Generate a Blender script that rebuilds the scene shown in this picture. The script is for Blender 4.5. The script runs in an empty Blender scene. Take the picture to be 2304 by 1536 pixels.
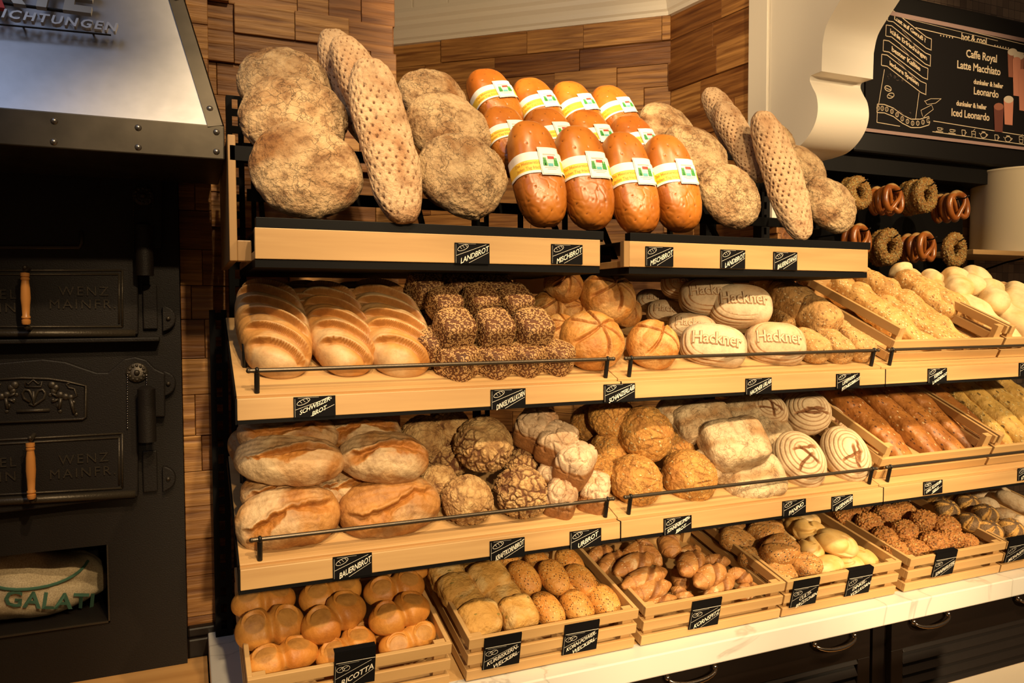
import bpy, bmesh, math, random
import numpy as np
from mathutils import Vector, Matrix, Euler

# ------------------------------------------------------------------ camera, light, exposure
W, H, F, EYE = 2304, 1536, 1722.0, 1.7
YAW, PITCH, ROLL = math.radians(23.0), math.radians(2.44), math.radians(-0.19)
FW = Vector((math.sin(YAW)*math.cos(PITCH), math.cos(YAW)*math.cos(PITCH), -math.sin(PITCH)))
_r = Vector((math.cos(YAW), -math.sin(YAW), 0)); _u = _r.cross(FW)
RT = _r*math.cos(ROLL) + _u*math.sin(ROLL)
UP = -_r*math.sin(ROLL) + _u*math.cos(ROLL)
EYEP = Vector((0, 0, EYE))
sc = bpy.context.scene
COL = sc.collection
cam = bpy.data.cameras.new('camera'); camo = bpy.data.objects.new('camera', cam); COL.objects.link(camo)
cam.sensor_fit = 'HORIZONTAL'; cam.sensor_width = 36; cam.lens = 36*F/W; cam.clip_start = 0.05; cam.clip_end = 60
camo.matrix_world = Matrix(((RT.x, UP.x, -FW.x, 0), (RT.y, UP.y, -FW.y, 0), (RT.z, UP.z, -FW.z, EYE), (0, 0, 0, 1)))
sc.camera = camo
sc.view_settings.view_transform = 'Standard'; sc.view_settings.look = 'None'
sc.view_settings.gamma = 1; sc.view_settings.use_curve_mapping = False
sc.view_settings.exposure = 0.30
sc.cycles.max_bounces = 5; sc.cycles.diffuse_bounces = 3; sc.cycles.glossy_bounces = 3; sc.cycles.transmission_bounces = 2
wd = bpy.data.worlds.new('world'); sc.world = wd; wd.use_nodes = True
wd.node_tree.nodes['Background'].inputs[0].default_value = (1.0, 0.66, 0.38, 1)
wd.node_tree.nodes['Background'].inputs[1].default_value = 0.06

def spot(loc, aim, power, size=60, blend=0.6, rad=0.03, color=(1.0, 0.735, 0.415)):
    d = bpy.data.lights.new('ceiling_or_fill_spot', 'SPOT'); o = bpy.data.objects.new('ceiling_or_fill_spot', d); COL.objects.link(o)
    d.energy = power; d.spot_size = math.radians(size); d.spot_blend = blend; d.shadow_soft_size = rad; d.color = color
    o.location = loc; o.rotation_euler = (Vector(aim) - Vector(loc)).to_track_quat('-Z', 'Y').to_euler()
    return o
spot((0.45, 0.15, 3.15), (0.75, 2.05, 1.55), 100, 62)
spot((1.15, 0.10, 3.15), (1.15, 2.05, 1.50), 95, 62)
spot((1.95, 0.15, 3.15), (1.85, 2.05, 1.45), 110, 62)
spot((2.80, 0.25, 3.15), (2.75, 2.10, 1.40), 130, 64)
spot((0.45, -1.60, 2.30), (0.75, 2.05, 0.95), 300, 30, rad=.05)  # low fill added to brighten the left crates, no known lamp
spot((1.60, -1.70, 2.30), (1.75, 2.05, 0.95), 380, 31, rad=.05)  # added low fill for the middle crates
spot((3.00, -1.30, 2.30), (2.70, 2.05, 0.95), 400, 33, rad=.05)  # added low fill for the right-hand crates
spot((1.55, 0.90, 3.30), (1.60, 1.95, 0.70), 40, 50)
spot((0.95, 1.10, 3.40), (0.90, 2.10, 2.10), 46, 60)
spot((2.00, 1.10, 3.40), (1.95, 2.10, 2.05), 46, 60)
spot((0.18, 0.75, 3.20), (0.04, 2.60, 0.95), 80, 40)
spot((0.35, 1.30, 3.55), (0.42, 2.62, 2.55), 42, 62)
spot((0.90, 1.50, 2.60), (1.60, 3.40, 3.10), 88, 80, rad=.12)  # fill spot added to lift the back wall and cornice
spot((1.20, 0.80, 2.90), (2.40, 2.60, 2.85), 92, 40, rad=.06)  # added spot that brightens the left face of the corbel
spot((3.6, 1.1, 3.0), (3.3, 2.8, 2.3), 75, 80)
spot((-0.55, 0.3, 3.1), (-0.25, 2.2, 2.4), 6, 50, color=(1, .78, .55))
ar = bpy.data.lights.new('window_light', 'AREA'); aro = bpy.data.objects.new('window_light', ar); COL.objects.link(aro)
ar.size = 0.9; ar.energy = 5.5; ar.color = (0.50, 0.66, 1.0); aro.location = (-0.9, 0.9, 3.5)
aro.rotation_euler = (Vector((-0.3, 2.2, 2.8)) - Vector((-0.9, 0.9, 3.5))).to_track_quat('-Z', 'Y').to_euler()

# ------------------------------------------------------------------ rays through the photograph
def ray(x, y): return FW + RT*((x - W/2)/F) - UP*((y - H/2)/F)
def hit(x, y, p0, n):
    d = ray(x, y); n = Vector(n); t = (Vector(p0) - EYEP).dot(n)/d.dot(n)
    return EYEP + d*t
def PY(x, y, Y): return hit(x, y, (0, Y, 0), (0, 1, 0))
def PX(x, y, X): return hit(x, y, (X, 0, 0), (1, 0, 0))
def PZ(x, y, Z): return hit(x, y, (0, 0, Z), (0, 0, 1))
def depth(p): return (Vector(p) - EYEP).dot(FW)

# ------------------------------------------------------------------ objects
def tag(o, label=None, cat=None, group=None, kind=None):
    if label: o['label'] = label
    if cat: o['category'] = cat
    if group: o['group'] = group
    if kind: o['kind'] = kind
    return o
def empty(name, M=None):
    o = bpy.data.objects.new(name, None); o.empty_display_size = 0.05; COL.objects.link(o)
    if M is not None: o.matrix_world = M if isinstance(M, Matrix) else Matrix.Translation(M)
    return o
def link(name, me, parent=None, M=None):
    o = bpy.data.objects.new(name, me); COL.objects.link(o)
    if parent is not None: o.parent = parent
    if M is not None: o.matrix_basis = M
    return o
class MB:
    def __init__(s): s.v = []; s.f = []; s.m = []; s.c = []
    def add(s, vs, fs, mi=0, tone=0.5):
        o = len(s.v); s.v += [tuple(v) for v in vs]; s.f += [tuple(i+o for i in f) for f in fs]; s.m += [mi]*len(fs); s.c += [tone]*len(vs)
        return s
    def box(s, a, b, M=None, mi=0, tone=0.5):
        (x0, y0, z0), (x1, y1, z1) = a, b
        vs = [Vector(p) for p in ((x0,y0,z0),(x1,y0,z0),(x1,y1,z0),(x0,y1,z0),(x0,y0,z1),(x1,y0,z1),(x1,y1,z1),(x0,y1,z1))]
        if M is not None: vs = [M @ v for v in vs]
        return s.add(vs, [(0,3,2,1),(4,5,6,7),(0,1,5,4),(1,2,6,5),(2,3,7,6),(3,0,4,7)], mi, tone)
    def tube(s, pts, r, n=10, mi=0, cap=True):
        pts = [Vector(p) for p in pts]; N = len(pts); rr = r if isinstance(r, (list, tuple)) else [r]*N
        vs = []; up = None
        for i, p in enumerate(pts):
            t = (pts[min(i+1, N-1)] - pts[max(i-1, 0)]).normalized()
            if up is None: up = t.orthogonal().normalized()
            a = (up - t*up.dot(t)).normalized(); b = t.cross(a); up = a
            vs += [p + (a*math.cos(k*2*math.pi/n) + b*math.sin(k*2*math.pi/n))*rr[i] for k in range(n)]
        fs = [(i*n+k, i*n+(k+1) % n, (i+1)*n+(k+1) % n, (i+1)*n+k) for i in range(N-1) for k in range(n)]
        if cap: fs += [tuple(range(n))[::-1], tuple((N-1)*n+k for k in range(n))]
        return s.add(vs, fs, mi)
    def lathe(s, prof, M=None, n=32, mi=0):
        vs = []; M = M or Matrix()
        for (r, z) in prof: vs += [M @ Vector((r*math.cos(k*2*math.pi/n), r*math.sin(k*2*math.pi/n), z)) for k in range(n)]
        N = len(prof)
        fs = [(i*n+k, i*n+(k+1) % n, (i+1)*n+(k+1) % n, (i+1)*n+k) for i in range(N-1) for k in range(n)]
        fs += [tuple(range(n))[::-1], tuple((N-1)*n+k for k in range(n))]
        return s.add(vs, fs, mi)
    def ball(s, c, r, n=10, mi=0, sq=(1, 1, 1)):
        c = Vector(c); vs = [c + Vector((0, 0, r*sq[2]))]; m = max(3, n//2)
        for i in range(1, m):
            a = math.pi*i/m
            vs += [c + Vector((r*sq[0]*math.sin(a)*math.cos(2*math.pi*k/n), r*sq[1]*math.sin(a)*math.sin(2*math.pi*k/n), r*sq[2]*math.cos(a))) for k in range(n)]
        vs.append(c - Vector((0, 0, r*sq[2]))); L = len(vs)-1
        fs = [(0, 1+k, 1+(k+1) % n) for k in range(n)]
        for i in range(m-2): fs += [(1+i*n+k, 1+(i+1)*n+k, 1+(i+1)*n+(k+1) % n, 1+i*n+(k+1) % n) for k in range(n)]
        fs += [(L, 1+(m-2)*n+(k+1) % n, 1+(m-2)*n+k) for k in range(n)]
        return s.add(vs, fs, mi)
    def prism(s, poly, d, M=None, mi=0):
        """poly in (u, v), thickness along w from d[0] to d[1]; M maps (u, v, w)"""
        n = len(poly); vs = [Vector((p[0], p[1], d[0])) for p in poly] + [Vector((p[0], p[1], d[1])) for p in poly]
        if M is not None: vs = [M @ v for v in vs]
        return s.add(vs, [tuple(range(n))[::-1], tuple(range(n, 2*n))] + [(i, (i+1) % n, n+(i+1) % n, n+i) for i in range(n)], mi)
    def build(s, name, mats, parent=None, M=None, bevel=0, smooth=False, tone=False):
        me = bpy.data.meshes.new(name); me.from_pydata(s.v, [], s.f)
        for m in (mats if isinstance(mats, (list, tuple)) else [mats]): me.materials.append(m)
        me.polygons.foreach_set('material_index', s.m)
        if tone:
            at = me.attributes.new('tone', 'FLOAT', 'POINT'); at.data.foreach_set('value', s.c)
        if smooth: me.polygons.foreach_set('use_smooth', [True]*len(me.polygons))
        me.update()
        o = link(name, me, parent, M)
        if smooth == 'auto':
            me.set_sharp_from_angle(angle=math.radians(38))
        if bevel:
            b = o.modifiers.new('bevel', 'BEVEL'); b.width = bevel; b.segments = 2; b.limit_method = 'ANGLE'; b.harden_normals = False
        return o
def copy_tree(root):
    c = root.copy(); COL.objects.link(c)
    for ch in list(root.children):
        d = ch.copy(); COL.objects.link(d); d.parent = c
        for g in list(ch.children):
            e = g.copy(); COL.objects.link(e); e.parent = d
    return c
_txt = {}
def text_geo(s, size=1.0, ext=0.0, align='CENTER', shear=0.0, bold=0.0, spacing=1.0, lines=1.0, res=2):
    key = (s, size, ext, align, shear, bold, spacing, lines, res)
    if key in _txt: return _txt[key]
    cu = bpy.data.curves.new('t', 'FONT'); cu.body = s; cu.size = size; cu.extrude = ext; cu.align_x = align; cu.align_y = 'CENTER'
    cu.shear = shear; cu.offset = bold; cu.space_character = spacing; cu.space_line = lines; cu.resolution_u = res
    o = bpy.data.objects.new('t', cu); COL.objects.link(o)
    dg = bpy.context.evaluated_depsgraph_get(); me = o.evaluated_get(dg).to_mesh()
    vs = [v.co.copy() for v in me.vertices]; fs = [tuple(p.vertices) for p in me.polygons]
    o.evaluated_get(dg).to_mesh_clear(); bpy.data.objects.remove(o); bpy.data.curves.remove(cu)
    _txt[key] = (vs, fs); return vs, fs

# ------------------------------------------------------------------ numpy noise
def _hash(i, j, k, s):
    n = (i*73856093) ^ (j*19349663) ^ (k*83492791) ^ (s*2654435761 & 0x7fffffff)
    n = (n ^ (n >> 13))*1274126177 & 0x7fffffff
    n = (n ^ (n >> 16))*374761393 & 0x7fffffff
    return (n & 0xffffff)/float(0xffffff)
def vnoise(P, s=0):
    I = np.floor(P).astype(np.int64); f = P - I; f = f*f*(3-2*f); r = 0
    for a in (0, 1):
        for b in (0, 1):
            for c in (0, 1):
                w = (f[:, 0] if a else 1-f[:, 0])*(f[:, 1] if b else 1-f[:, 1])*(f[:, 2] if c else 1-f[:, 2])
                r = r + w*_hash(I[:, 0]+a, I[:, 1]+b, I[:, 2]+c, s)
    return r*2-1
def fbm(P, s=0, o=3):
    r = 0; a = 1.0
    for k in range(o): r = r + a*vnoise(P*(2.03**k), s+k*7); a *= .5
    return r
def vor(P, s=0):
    """distance to cell edge (F2-F1) and F1"""
    I = np.floor(P).astype(np.int64); f1 = np.full(len(P), 9.); f2 = np.full(len(P), 9.)
    for a in (-1, 0, 1):
        for b in (-1, 0, 1):
            for c in (-1, 0, 1):
                J = I + np.array([a, b, c])
                q = np.stack([_hash(J[:, 0], J[:, 1], J[:, 2], s+k) for k in (1, 2, 3)], 1) + J
                d = np.linalg.norm(P-q, axis=1)
                m = d < f1; f2 = np.where(m, f1, np.minimum(f2, d)); f1 = np.where(m, d, f1)
    return f2-f1, f1
def sstep(a, b, x):
    t = np.clip((x-a)/(b-a), 0, 1); return t*t*(3-2*t)

# ------------------------------------------------------------------ materials
def newmat(name):
    m = bpy.data.materials.new(name); m.use_nodes = True; nt = m.node_tree
    return m, nt, nt.nodes['Principled BSDF']
def N(nt, t, **kw):
    n = nt.nodes.new(t)
    for k, v in kw.items(): setattr(n, k, v)
    return n
def plain(name, col, rough=0.5, metal=0.0, bump=0.0, bscale=80, var=0.0, spec=0.5, coat=0.0):
    m, nt, b = newmat(name); b.inputs['Base Color'].default_value = (*col, 1); b.inputs['Roughness'].default_value = rough
    b.inputs['Metallic'].default_value = metal; b.inputs['Specular IOR Level'].default_value = spec; b.inputs['Coat Weight'].default_value = coat
    if bump or var:
        tc = N(nt, 'ShaderNodeTexCoord'); no = N(nt, 'ShaderNodeTexNoise'); no.inputs['Scale'].default_value = bscale; no.inputs['Detail'].default_value = 4
        nt.links.new(tc.outputs['Object'], no.inputs['Vector'])
        if bump:
            bp = N(nt, 'ShaderNodeBump'); bp.inputs['Strength'].default_value = bump; bp.inputs['Distance'].default_value = 0.002
            nt.links.new(no.outputs['Fac'], bp.inputs['Height']); nt.links.new(bp.outputs[0], b.inputs['Normal'])
        if var:
            mx = N(nt, 'ShaderNodeMix', data_type='RGBA'); nt.links.new(no.outputs['Fac'], mx.inputs[0])
            mx.inputs[6].default_value = (*[c*(1-var) for c in col], 1); mx.inputs[7].default_value = (*[min(1, c*(1+var)) for c in col], 1)
            nt.links.new(mx.outputs[2], b.inputs['Base Color'])
    return m
def ramp(nt, fac, stops):
    r = N(nt, 'ShaderNodeValToRGB'); e = r.color_ramp.elements
    while len(e) < len(stops): e.new(0.5)
    for i, (p, c) in enumerate(stops): e[i].position = p; e[i].color = (*c, 1) if len(c) == 3 else c
    nt.links.new(fac, r.inputs[0]); return r.outputs[0]
def wood(name, c1, c2, scale=1.0, axis=0, rough=0.5, tone=False, bump=0.15, deep=None, bd=.003):
    m, nt, b = newmat(name); tc = N(nt, 'ShaderNodeTexCoord'); oi = N(nt, 'ShaderNodeObjectInfo')
    c1 = (c1[0], c1[1]*.93, c1[2]*.78); c2 = (c2[0], c2[1]*.93, c2[2]*.78)
    ad = N(nt, 'ShaderNodeVectorMath', operation='ADD'); mu = N(nt, 'ShaderNodeMath', operation='MULTIPLY'); mu.inputs[1].default_value = 7.3
    nt.links.new(oi.outputs['Random'], mu.inputs[0]); nt.links.new(tc.outputs['Object'], ad.inputs[0])
    if tone:
        at = N(nt, 'ShaderNodeAttribute', attribute_name='tone'); m2 = N(nt, 'ShaderNodeMath', operation='MULTIPLY'); m2.inputs[1].default_value = 31.7
        nt.links.new(at.outputs['Fac'], m2.inputs[0]); nt.links.new(m2.outputs[0], ad.inputs[1])
    else: nt.links.new(mu.outputs[0], ad.inputs[1])
    mp = N(nt, 'ShaderNodeMapping'); s = [38, 38, 38]; s[axis] = 2.2; mp.inputs['Scale'].default_value = [x*scale for x in s]
    nt.links.new(ad.outputs[0], mp.inputs[0])
    n1 = N(nt, 'ShaderNodeTexNoise'); n1.inputs['Scale'].default_value = 1.0; n1.inputs['Detail'].default_value = 6; n1.inputs['Distortion'].default_value = .35
    nt.links.new(mp.outputs[0], n1.inputs['Vector'])
    col = ramp(nt, n1.outputs['Fac'], [(0.32, c1), (0.68, c2)])
    if tone:
        mx = N(nt, 'ShaderNodeMix', data_type='RGBA', blend_type='MULTIPLY'); mx.inputs[0].default_value = 1
        tr = ramp(nt, at.outputs['Fac'], [(0, deep or (.5, .42, .36)), (1, (1, 1, 1))])
        nt.links.new(col, mx.inputs[6]); nt.links.new(tr, mx.inputs[7]); col = mx.outputs[2]
    nt.links.new(col, b.inputs['Base Color']); b.inputs['Roughness'].default_value = rough
    bp = N(nt, 'ShaderNodeBump'); bp.inputs['Strength'].default_value = bump; bp.inputs['Distance'].default_value = bd
    nt.links.new(n1.outputs['Fac'], bp.inputs['Height']); nt.links.new(bp.outputs[0], b.inputs['Normal'])
    return m
def crust(name, dark, light, flour=None, famt=0.5, fscale=14, crack=0.0, cscale=40, ccol=None, cut=None, rough=0.6, bump=0.4, bscale=90,
          speck=None, sscale=160, samt=0.25, nscale=18, sbump=0.5, coat=0.0, cw=0.05, mottle=0.55, mscale=26, bd=.006):
    """bread crust: dark/light baked tones, flour dust, crack lines, seeds; the 'mask' attribute shows the cut colour"""
    m, nt, b = newmat(name); L = nt.links.new
    wm = lambda q, g=.925, e=.76: None if q is None else (q[0], q[1]*g, q[2]*e)
    dark, light, ccol, cut, flour = wm(dark), wm(light), wm(ccol), wm(cut), wm(flour, .95, .84)
    speck = [(s0, wm(s1, .95, .8), s2) for s0, s1, s2 in speck] if speck else None
    tc = N(nt, 'ShaderNodeTexCoord'); oi = N(nt, 'ShaderNodeObjectInfo'); mu = N(nt, 'ShaderNodeMath', operation='MULTIPLY'); mu.inputs[1].default_value = 13.7
    ad = N(nt, 'ShaderNodeVectorMath', operation='ADD'); L(oi.outputs['Random'], mu.inputs[0]); L(tc.outputs['Object'], ad.inputs[0]); L(mu.outputs[0], ad.inputs[1])
    v = ad.outputs[0]
    def noise(scale, det=4, dist=0):
        n = N(nt, 'ShaderNodeTexNoise'); n.inputs['Scale'].default_value = scale; n.inputs['Detail'].default_value = det; n.inputs['Distortion'].default_value = dist
        L(v, n.inputs['Vector']); return n
    n1 = noise(nscale, 5, .3); col = ramp(nt, n1.outputs['Fac'], [(0.3, dark), (0.7, light)])
    nf = noise(bscale, 6)
    hsum = nf.outputs['Fac']
    def mix(fac, a, c):
        x = N(nt, 'ShaderNodeMix', data_type='RGBA'); L(fac, x.inputs[0]); L(a, x.inputs[6])
        if isinstance(c, tuple): x.inputs[7].default_value = (*c, 1)
        else: L(c, x.inputs[7])
        return x.outputs[2]
    def mrange(x, a, c, lo=0.0, hi=1.0):
        r = N(nt, 'ShaderNodeMapRange'); r.inputs[1].default_value = a; r.inputs[2].default_value = c; r.inputs[3].default_value = lo; r.inputs[4].default_value = hi
        L(x, r.inputs[0]); return r.outputs[0]
    def addh(h, x, k):
        a = N(nt, 'ShaderNodeMath', operation='MULTIPLY_ADD'); L(x, a.inputs[0]); a.inputs[1].default_value = k; L(h, a.inputs[2]); return a.outputs[0]
    at = N(nt, 'ShaderNodeAttribute', attribute_name='mask')
    nm_ = noise(mscale, 9); nm_.inputs['Roughness'].default_value = .72
    if flour:
        n2 = noise(fscale, 7, .6); ff = mrange(n2.outputs['Fac'], 0.62-famt*.45, 0.72-famt*.3)
        inv = mrange(at.outputs['Fac'], 0.1, 0.6, 1, 0); mm = N(nt, 'ShaderNodeMath', operation='MULTIPLY'); L(ff, mm.inputs[0]); L(inv, mm.inputs[1])
        col = mix(mm.outputs[0], col, flour)
    if crack:
        wn = noise(cscale*.9, 6); sb = N(nt, 'ShaderNodeVectorMath', operation='MULTIPLY_ADD'); L(wn.outputs['Color'], sb.inputs[0]); sb.inputs[1].default_value = (2.4/cscale,)*3; L(v, sb.inputs[2])
        vo = N(nt, 'ShaderNodeTexVoronoi', feature='DISTANCE_TO_EDGE'); vo.inputs['Scale'].default_value = cscale; L(sb.outputs[0], vo.inputs['Vector'])
        brk = noise(cscale*.35, 2); th = mrange(brk.outputs['Fac'], .38, .62, 0.0, 1.0)
        ck = mrange(vo.outputs['Distance'], 0.0, cw, 1, 0); cm = N(nt, 'ShaderNodeMath', operation='MULTIPLY'); L(ck, cm.inputs[0]); L(th, cm.inputs[1])
        ca = N(nt, 'ShaderNodeMath', operation='MULTIPLY'); L(cm.outputs[0], ca.inputs[0]); ca.inputs[1].default_value = min(1, crack)
        col = mix(ca.outputs[0], col, ccol or dark); hsum = addh(hsum, cm.outputs[0], -1.1*crack)
    if cut: 
        nc = mix(nf.outputs['Fac'], N_rgb(nt, cut), tuple(c*.55 for c in cut))
        col = mix(at.outputs['Fac'], col, nc)
    if speck:
        for i, (sc_, scol, am) in enumerate(speck):
            vs = N(nt, 'ShaderNodeTexVoronoi', feature='F1'); vs.inputs['Scale'].default_value = sc_; vs.inputs['Randomness'].default_value = 1
            mp = N(nt, 'ShaderNodeMapping'); mp.inputs['Rotation'].default_value = (.5*i, .9, .3+i); mp.inputs['Scale'].default_value = (1, 1.9, 1.3); L(v, mp.inputs[0]); L(mp.outputs[0], vs.inputs['Vector'])
            s1 = mrange(vs.outputs['Distance'], .42, .33); sp = N(nt, 'ShaderNodeSeparateColor'); L(vs.outputs['Color'], sp.inputs[0])
            s2 = mrange(sp.outputs[0], am, am-.02); ml = N(nt, 'ShaderNodeMath', operation='MULTIPLY'); L(s1, ml.inputs[0]); L(s2, ml.inputs[1])
            col = mix(ml.outputs[0], col, scol); hsum = addh(hsum, ml.outputs[0], sbump)
    mo = N(nt, 'ShaderNodeMix', data_type='RGBA', blend_type='MULTIPLY'); mo.inputs[0].default_value = mottle; L(col, mo.inputs[6]); L(ramp(nt, nm_.outputs['Fac'], [(.36, (.40, .30, .22)), (.50, (.86, .82, .78)), (.62, (1, 1, 1))]), mo.inputs[7]); col = mo.outputs[2]
    hsum = addh(hsum, nm_.outputs['Fac'], .8)
    L(col, b.inputs['Base Color']); b.inputs['Roughness'].default_value = rough; b.inputs['Coat Weight'].default_value = coat; b.inputs['Coat Roughness'].default_value = .3
    bp = N(nt, 'ShaderNodeBump'); bp.inputs['Strength'].default_value = bump; bp.inputs['Distance'].default_value = bd
    L(hsum, bp.inputs['Height']); L(bp.outputs[0], b.inputs['Normal'])
    return m
def N_rgb(nt, c):
    r = nt.nodes.new('ShaderNodeRGB'); r.outputs[0].default_value = (*c, 1); return r.outputs[0]

oak = wood('light_oak', (.44, .27, .125), (.57, .38, .19), .7, 0, .45)
oak_y = wood('light_oak_side', (.44, .27, .125), (.55, .37, .19), .7, 1, .45)
oak_z_shaded = wood('shaded_oak_upright', (.28, .16, .07), (.38, .24, .11), .7, 2, .45)  # same oak with shade put into its colour, for the side boards
crate_w = wood('crate_pine', (.50, .31, .135), (.59, .39, .19), .5, 0, .5, bump=.08)
crate_wy = wood('crate_pine_side', (.50, .31, .135), (.59, .39, .19), .5, 1, .5, bump=.08)
block_w = wood('split_oak_blocks', (.22, .09, .025), (.64, .35, .12), 1.5, 0, .55, tone=True, bump=1.0, deep=(.42, .30, .22), bd=.007)
floor_w = wood('oak_floor', (.50, .26, .09), (.66, .38, .15), .4, 0, .35)
black = plain('black_powder_coat', (.004, .0035, .0035), .65, spec=.12)
black_m = plain('black_steel', (.02, .018, .016), .35, .6)
iron = plain('cast_iron', (.012, .0085, .006), .55, .1, spec=.3, bump=.5, bscale=300)
iron_l = plain('worn_cast_iron', (.055, .042, .027), .42, .5, bump=.4, bscale=200)
rail_m = plain('dark_bronze_rail', (.085, .065, .045), .32, .7)
steel = plain('brushed_steel', (.42, .41, .42), .38, .85, bump=.1, bscale=30, var=.12)
band_m = plain('blackened_steel_band', (.075, .062, .045), .42, .7, bump=.2, bscale=12, var=.55)
rivet_m = plain('steel_rivet', (.22, .20, .18), .3, .85)
chrome = plain('chrome', (.6, .55, .5), .15, 1.0)
white_p = plain('cream_paint', (.80, .72, .60), .5)
marble = None
turned = wood('turned_oak_handle', (.50, .20, .05), (.66, .31, .09), .8, 2, .3)
card_m = plain('black_card', (.003, .0025, .003), .7, spec=.12)
chalk = plain('chalk_white', (.80, .74, .62), .8)
paper = plain('white_paper', (.86, .84, .78), .5)
yellow = plain('yellow_print', (.90, .60, .06), .5)
orange_ink = plain('orange_ink', (.62, .28, .02), .6)
red_ink = plain('red_print', (.70, .05, .03), .5)
green_ink = plain('green_print', (.05, .30, .06), .5)
blue_ink = plain('teal_print', (.10, .42, .45), .5)
dark_cab = plain('dark_stained_cabinet', (.008, .0045, .003), .45, spec=.3, bump=.15, bscale=40)
def mk_marble():
    m, nt, b = newmat('white_marble'); tc = N(nt, 'ShaderNodeTexCoord'); n = N(nt, 'ShaderNodeTexNoise'); n.inputs['Scale'].default_value = 1.7; n.inputs['Detail'].default_value = 5; n.inputs['Distortion'].default_value = 1.6
    nt.links.new(tc.outputs['Object'], n.inputs['Vector'])
    c = ramp(nt, n.outputs['Fac'], [(0.0, (.68, .65, .58)), (.475, (.70, .66, .58)), (.5, (.50, .46, .40)), (.515, (.68, .64, .57)), (1, (.74, .71, .64))])
    nt.links.new(c, b.inputs['Base Color']); b.inputs['Roughness'].default_value = .3; return m
marble = mk_marble()
def mk_tiles():
    m, nt, b = newmat('mosaic_tiles'); tc = N(nt, 'ShaderNodeTexCoord'); mp = N(nt, 'ShaderNodeMapping'); mp.inputs['Rotation'].default_value = (math.radians(90), 0, 0)
    nt.links.new(tc.outputs['Object'], mp.inputs[0])
    br = N(nt, 'ShaderNodeTexBrick'); br.offset = 0; br.inputs['Scale'].default_value = 1; br.inputs['Brick Width'].default_value = .05; br.inputs['Row Height'].default_value = .05
    br.inputs['Mortar Size'].default_value = .0012; br.inputs['Color1'].default_value = (.40, .28, .19, 1); br.inputs['Color2'].default_value = (.17, .11, .075, 1); br.inputs['Mortar'].default_value = (.06, .035, .03, 1)
    nt.links.new(mp.outputs[0], br.inputs['Vector']); nt.links.new(br.outputs['Color'], b.inputs['Base Color']); b.inputs['Roughness'].default_value = .3; return m
tiles = mk_tiles()
# ------------------------------------------------------------------ bread shapes
_cs = {}
def cube_sphere(n):
    if n in _cs: return _cs[n]
    key = {}; vs = []; fs = []
    def vid(p):
        k = tuple(int(round(x*n)) for x in p)
        if k not in key: key[k] = len(vs); vs.append(p)
        return key[k]
    for ax in range(3):
        for sg in (-1, 1):
            for i in range(n):
                for j in range(n):
                    q = []
                    for (a, b) in ((i, j), (i+1, j), (i+1, j+1), (i, j+1)):
                        p = [0, 0, 0]; p[ax] = sg; p[(ax+1) % 3] = -1+2*a/n; p[(ax+2) % 3] = -1+2*b/n; q.append(vid(tuple(p)))
                    fs.append(q if sg > 0 else q[::-1])
    P = np.array(vs, float); P = np.tan(P*math.pi/4)
    P /= np.linalg.norm(P, axis=1)[:, None]; _cs[n] = (P, fs); return _cs[n]
def body(n, a, b, c, p=2.0, flat=.55, pz=None):
    """superellipsoid, lower half flattened; returns dirs D, points P, faces"""
    D, fs = cube_sphere(n); pz = pz or p
    s = (np.abs(D[:, 0]/a)**p + np.abs(D[:, 1]/b)**p + np.abs(D[:, 2]/c)**pz)**(-1/p) if pz == p else (np.abs(D[:, 0]/a)**p + np.abs(D[:, 1]/b)**p + np.abs(D[:, 2]/c)**p)**(-1/p)
    P = D*s[:, None]; z = P[:, 2]; P[:, 2] = np.where(z < 0, z*flat, z)
    Nn = P/np.array([a*a, b*b, c*c]); Nn /= np.linalg.norm(Nn, axis=1)[:, None]
    return D, P, Nn, fs
def bread_mesh(name, P, fs, mask, mat, extra=None):
    me = bpy.data.meshes.new(name); me.from_pydata(P.tolist(), [], fs); me.materials.append(mat)
    at = me.attributes.new('mask', 'FLOAT', 'POINT'); at.data.foreach_set('value', np.clip(mask, 0, 1).astype(float))
    me.polygons.foreach_set('use_smooth', [True]*len(me.polygons)); me.update(); return me

M_ = {}
M_['round'] = crust('rye_crust', (.23, .10, .03), (.42, .22, .085), flour=(.68, .49, .29), famt=.62, fscale=7, crack=.25, cscale=34, ccol=(.17, .075, .028), bump=1.0, bscale=65, cw=.035, rough=.75, nscale=10, mottle=1.0, mscale=17, bd=.016)
M_['stange'] = crust('floured_rye_crust', (.36, .19, .095), (.50, .30, .17), flour=(.62, .44, .28), famt=.7, fscale=10, cut=(.16, .06, .025), bump=.8, bscale=130, rough=.8, mottle=.55, mscale=30, bd=.008)
M_['misch'] = crust('glazed_wheat_crust', (.38, .11, .012), (.56, .21, .03), cut=(.14, .04, .01), bump=.35, bscale=38, rough=.36, nscale=9, coat=.3, mottle=.35, mscale=12, bd=.002)
M_['schweizer'] = crust('slashed_white_crust', (.46, .21, .055), (.60, .33, .115), flour=(.62, .43, .24), famt=.45, fscale=7, cut=(.46, .19, .04), bump=.3, bscale=110, rough=.5, nscale=6, mottle=.45, mscale=18, bd=.003)
M_['bauern'] = crust('torn_farm_crust', (.34, .145, .04), (.54, .28, .09), flour=(.60, .44, .27), famt=.5, fscale=6, cut=(.60, .25, .045), bump=.5, bscale=80, rough=.6, nscale=8, cw=.03, mottle=.7, mscale=20, bd=.006)
M_['schanz'] = crust('orange_crust', (.44, .18, .035), (.60, .30, .08), flour=(.64, .38, .15), famt=.3, cut=(.40, .13, .025), bump=.6, bscale=110, rough=.55)
M_['kraft'] = crust('crackled_rye_crust', (.54, .32, .13), (.72, .52, .28), cut=(.20, .075, .025), bump=.8, bscale=120, rough=.7, nscale=26, mottle=.7, bd=.008)
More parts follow.
